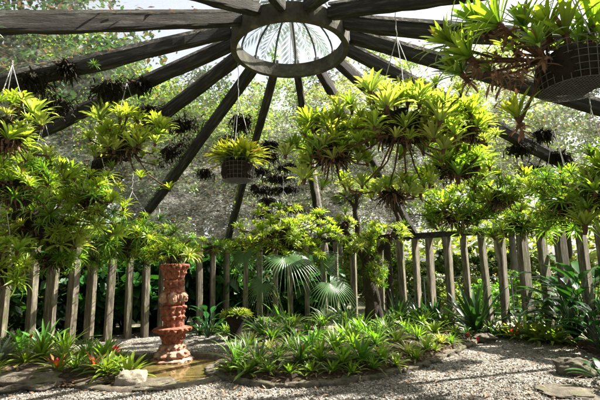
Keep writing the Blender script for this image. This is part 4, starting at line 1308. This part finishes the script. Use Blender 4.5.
# shrubs just outside the posts
SHR = []
for i, (mat, R, H, nc, per, lf, droop, lb) in enumerate([
        ('tree3', .85, 1.7, 45, 60, .16, .2, 'dark leafy shrub'), ('tree2', .8, 1.4, 40, 60, .13, 0, 'pale sunlit shrub'),
        ('broad', .9, 1.9, 30, 45, .36, .4, 'dark large-leaved shrub'), ('tree1', .9, 1.8, 45, 60, .15, .1, 'mid green shrub'), ('pink', .7, 1.0, 30, 40, .10, 0, 'pink flowering shrub'), ('fresh', .8, 1.6, 40, 50, .17, .2, 'bright green shrub')]):
    b = MB(); rr = random.Random(i)
    for j in range(7):
        a = j * .9
        limbs(b, [Vector((0, 0, -.05)), Vector((cos(a) * R * .3, sin(a) * R * .3, H * .35)), Vector((cos(a) * R * .6, sin(a) * R * .6, H * .75))], .022, .006, 5, .02, j)
    sm = b.mesh('stem'); sm.materials.append(M['bark'])
    SHR.append((crown_mesh('leaf_mass', M[mat], R, H, nc, per, lf, 80 + i, droop), sm, H, lb))
def shrub(kind, th, d, s_, label):
    cm, sm, H, lb = SHR[kind]
    q = pol(d, th)
    o = thing('shrub', (q.x, q.y, -.03), label, 'shrub', 'shrubs outside the post wall')
    o.scale = (s_, s_, s_); o.rotation_euler.z = th * 3.1
    link('stem', sm, o); link('leaf_mass', cm, o, (0, 0, H * .55))
sh = []
for i in range(22):
    th = -98 + i * 5.6
    if th > 8: continue
    sh.append((th, 8.1 + .5 * r.random(), r.choice([0, 2, 2, 0, 3, 5]), r.uniform(.9, 1.35)))
for i in range(10):
    sh.append((30 + i * 7, 9.6 + 1.5 * r.random(), r.choice([1, 1, 3, 5]), r.uniform(.5, .8)))
for i in range(34):
    th = -70 + i * 5.2 + r.uniform(-1.5, 1.5)
    sh.append((th, 15.5 + 4 * r.random(), r.choice([1, 1, 5, 1, 3]), r.uniform(2.0, 2.9) * (.6 if th > 14 else 1)))
for (th, d, s_) in ((64, 10.2, .9), (52, 11.0, .7), (58, 12.5, 1.0), (70, 12, 1.0)): sh.append((th, d, 4, s_))
for i in range(26):
    th = -95 + i * 7.4
    if th > 12: sh.append((th, 12.5 + 3 * r.random(), r.choice([1, 1, 5, 1]), r.uniform(.7, 1.1)))
    else: sh.append((th, 11.5 + 3 * r.random(), r.choice([0, 1, 3, 5, 1]), r.uniform(1.3, 2.0)))
sh.sort(); seen = {}
band = lambda d: 'deeper in the garden' if d > 15.3 else 'just outside the posts' if d < 9.2 else ('beside the garden railing' if d < 11.4 else 'behind the garden railing')
for (th, d, k, s_) in sh:
    key = (k, band(d)); seen[key] = seen.get(key, 0) + 1
    tot = sum(1 for z in sh if (z[2], band(z[1])) == key)
    lab = SHR[k][3] + ' ' + band(d) + ('' if tot == 1 else ', ' + ORD[seen[key] - 1] + ' from the left')
    shrub(k, th, d, s_, lab)
# railing in the garden beyond the right-hand posts
o = thing('railing', pol(9.3, 50), 'thin dark metal railing seen between the posts and the sunlit garden', 'railing')
org = pol(9.3, 50)
b = MB()
for z in (1.28, .25): b.tube([pol(9.3, t) - org + Vector((0, 0, z)) for t in range(26, 100, 3)], .018, 6)
b.build('rail', M['iron'], o)
for t in range(26, 100, 8):
    b = MB(); b.tube([pol(9.3, t) - org, pol(9.3, t) - org + Vector((0, 0, 1.3))], .022, 6); b.build('railing_post', M['iron'], o)
# pale board leaning outside behind the fan palms, and a pale tree trunk seen beyond the railing
def board(px, py, Y, wpx, hpx, label):
    p = at(px, py, Y); k = Y / FPX
    b = MB(); b.box((0, 0, 0), (wpx * k, 0, 0), (0, .03, 0), (0, 0, hpx * k))
    for s_ in (-1, 1): b.box((s_ * wpx * k * .9, .05, -(p.z - hpx * k) / 2 - .0), (.03, 0, 0), (0, .018, 0), (0, 0, hpx * k + (p.z - hpx * k) / 2))
    o = b.build('sign_board', M['plaster']); o.location = p
    tag(o, label, 'board')
board(218, 268, 14.2, 9, 14, 'pale blank garden board on two legs seen between posts behind the pond')
board(22, 300, 11.6, 14, 8, 'low pale blank board outside the posts beside the pondside bed')

# small air plants rooted on the rafters
for i, (k, r_, s_, lab) in enumerate([(2, 3.6, .7, 'dark tuft of air plant on the pale rafter near the left edge'), (3, 2.6, .35, 'tiny air plant tuft on the underside of a left-hand rafter'),
        (12, 2.3, .5, 'small green air plant on a dark rafter right of the skylight ring'), (5, 4.6, .55, 'small air plant on the rafter above the terracotta column')]):
    th = RA[k]; q = pol(r_, th, roof(r_) - .12)
    tn = Vector((cos(RAD(th)), -sin(RAD(th)), 0))
    sg = -1 if tn.dot(Vector((0, 0, 1.6)) - q) < 0 else 1
    tag(place_rosette(['fronddark', 'frond', 'neomid', 'frond'][i], None, q + tn * .075 * sg, tn * sg + Vector((0, 0, .5)), s_, random.Random(i), 'air_plant'), lab, 'air plant')
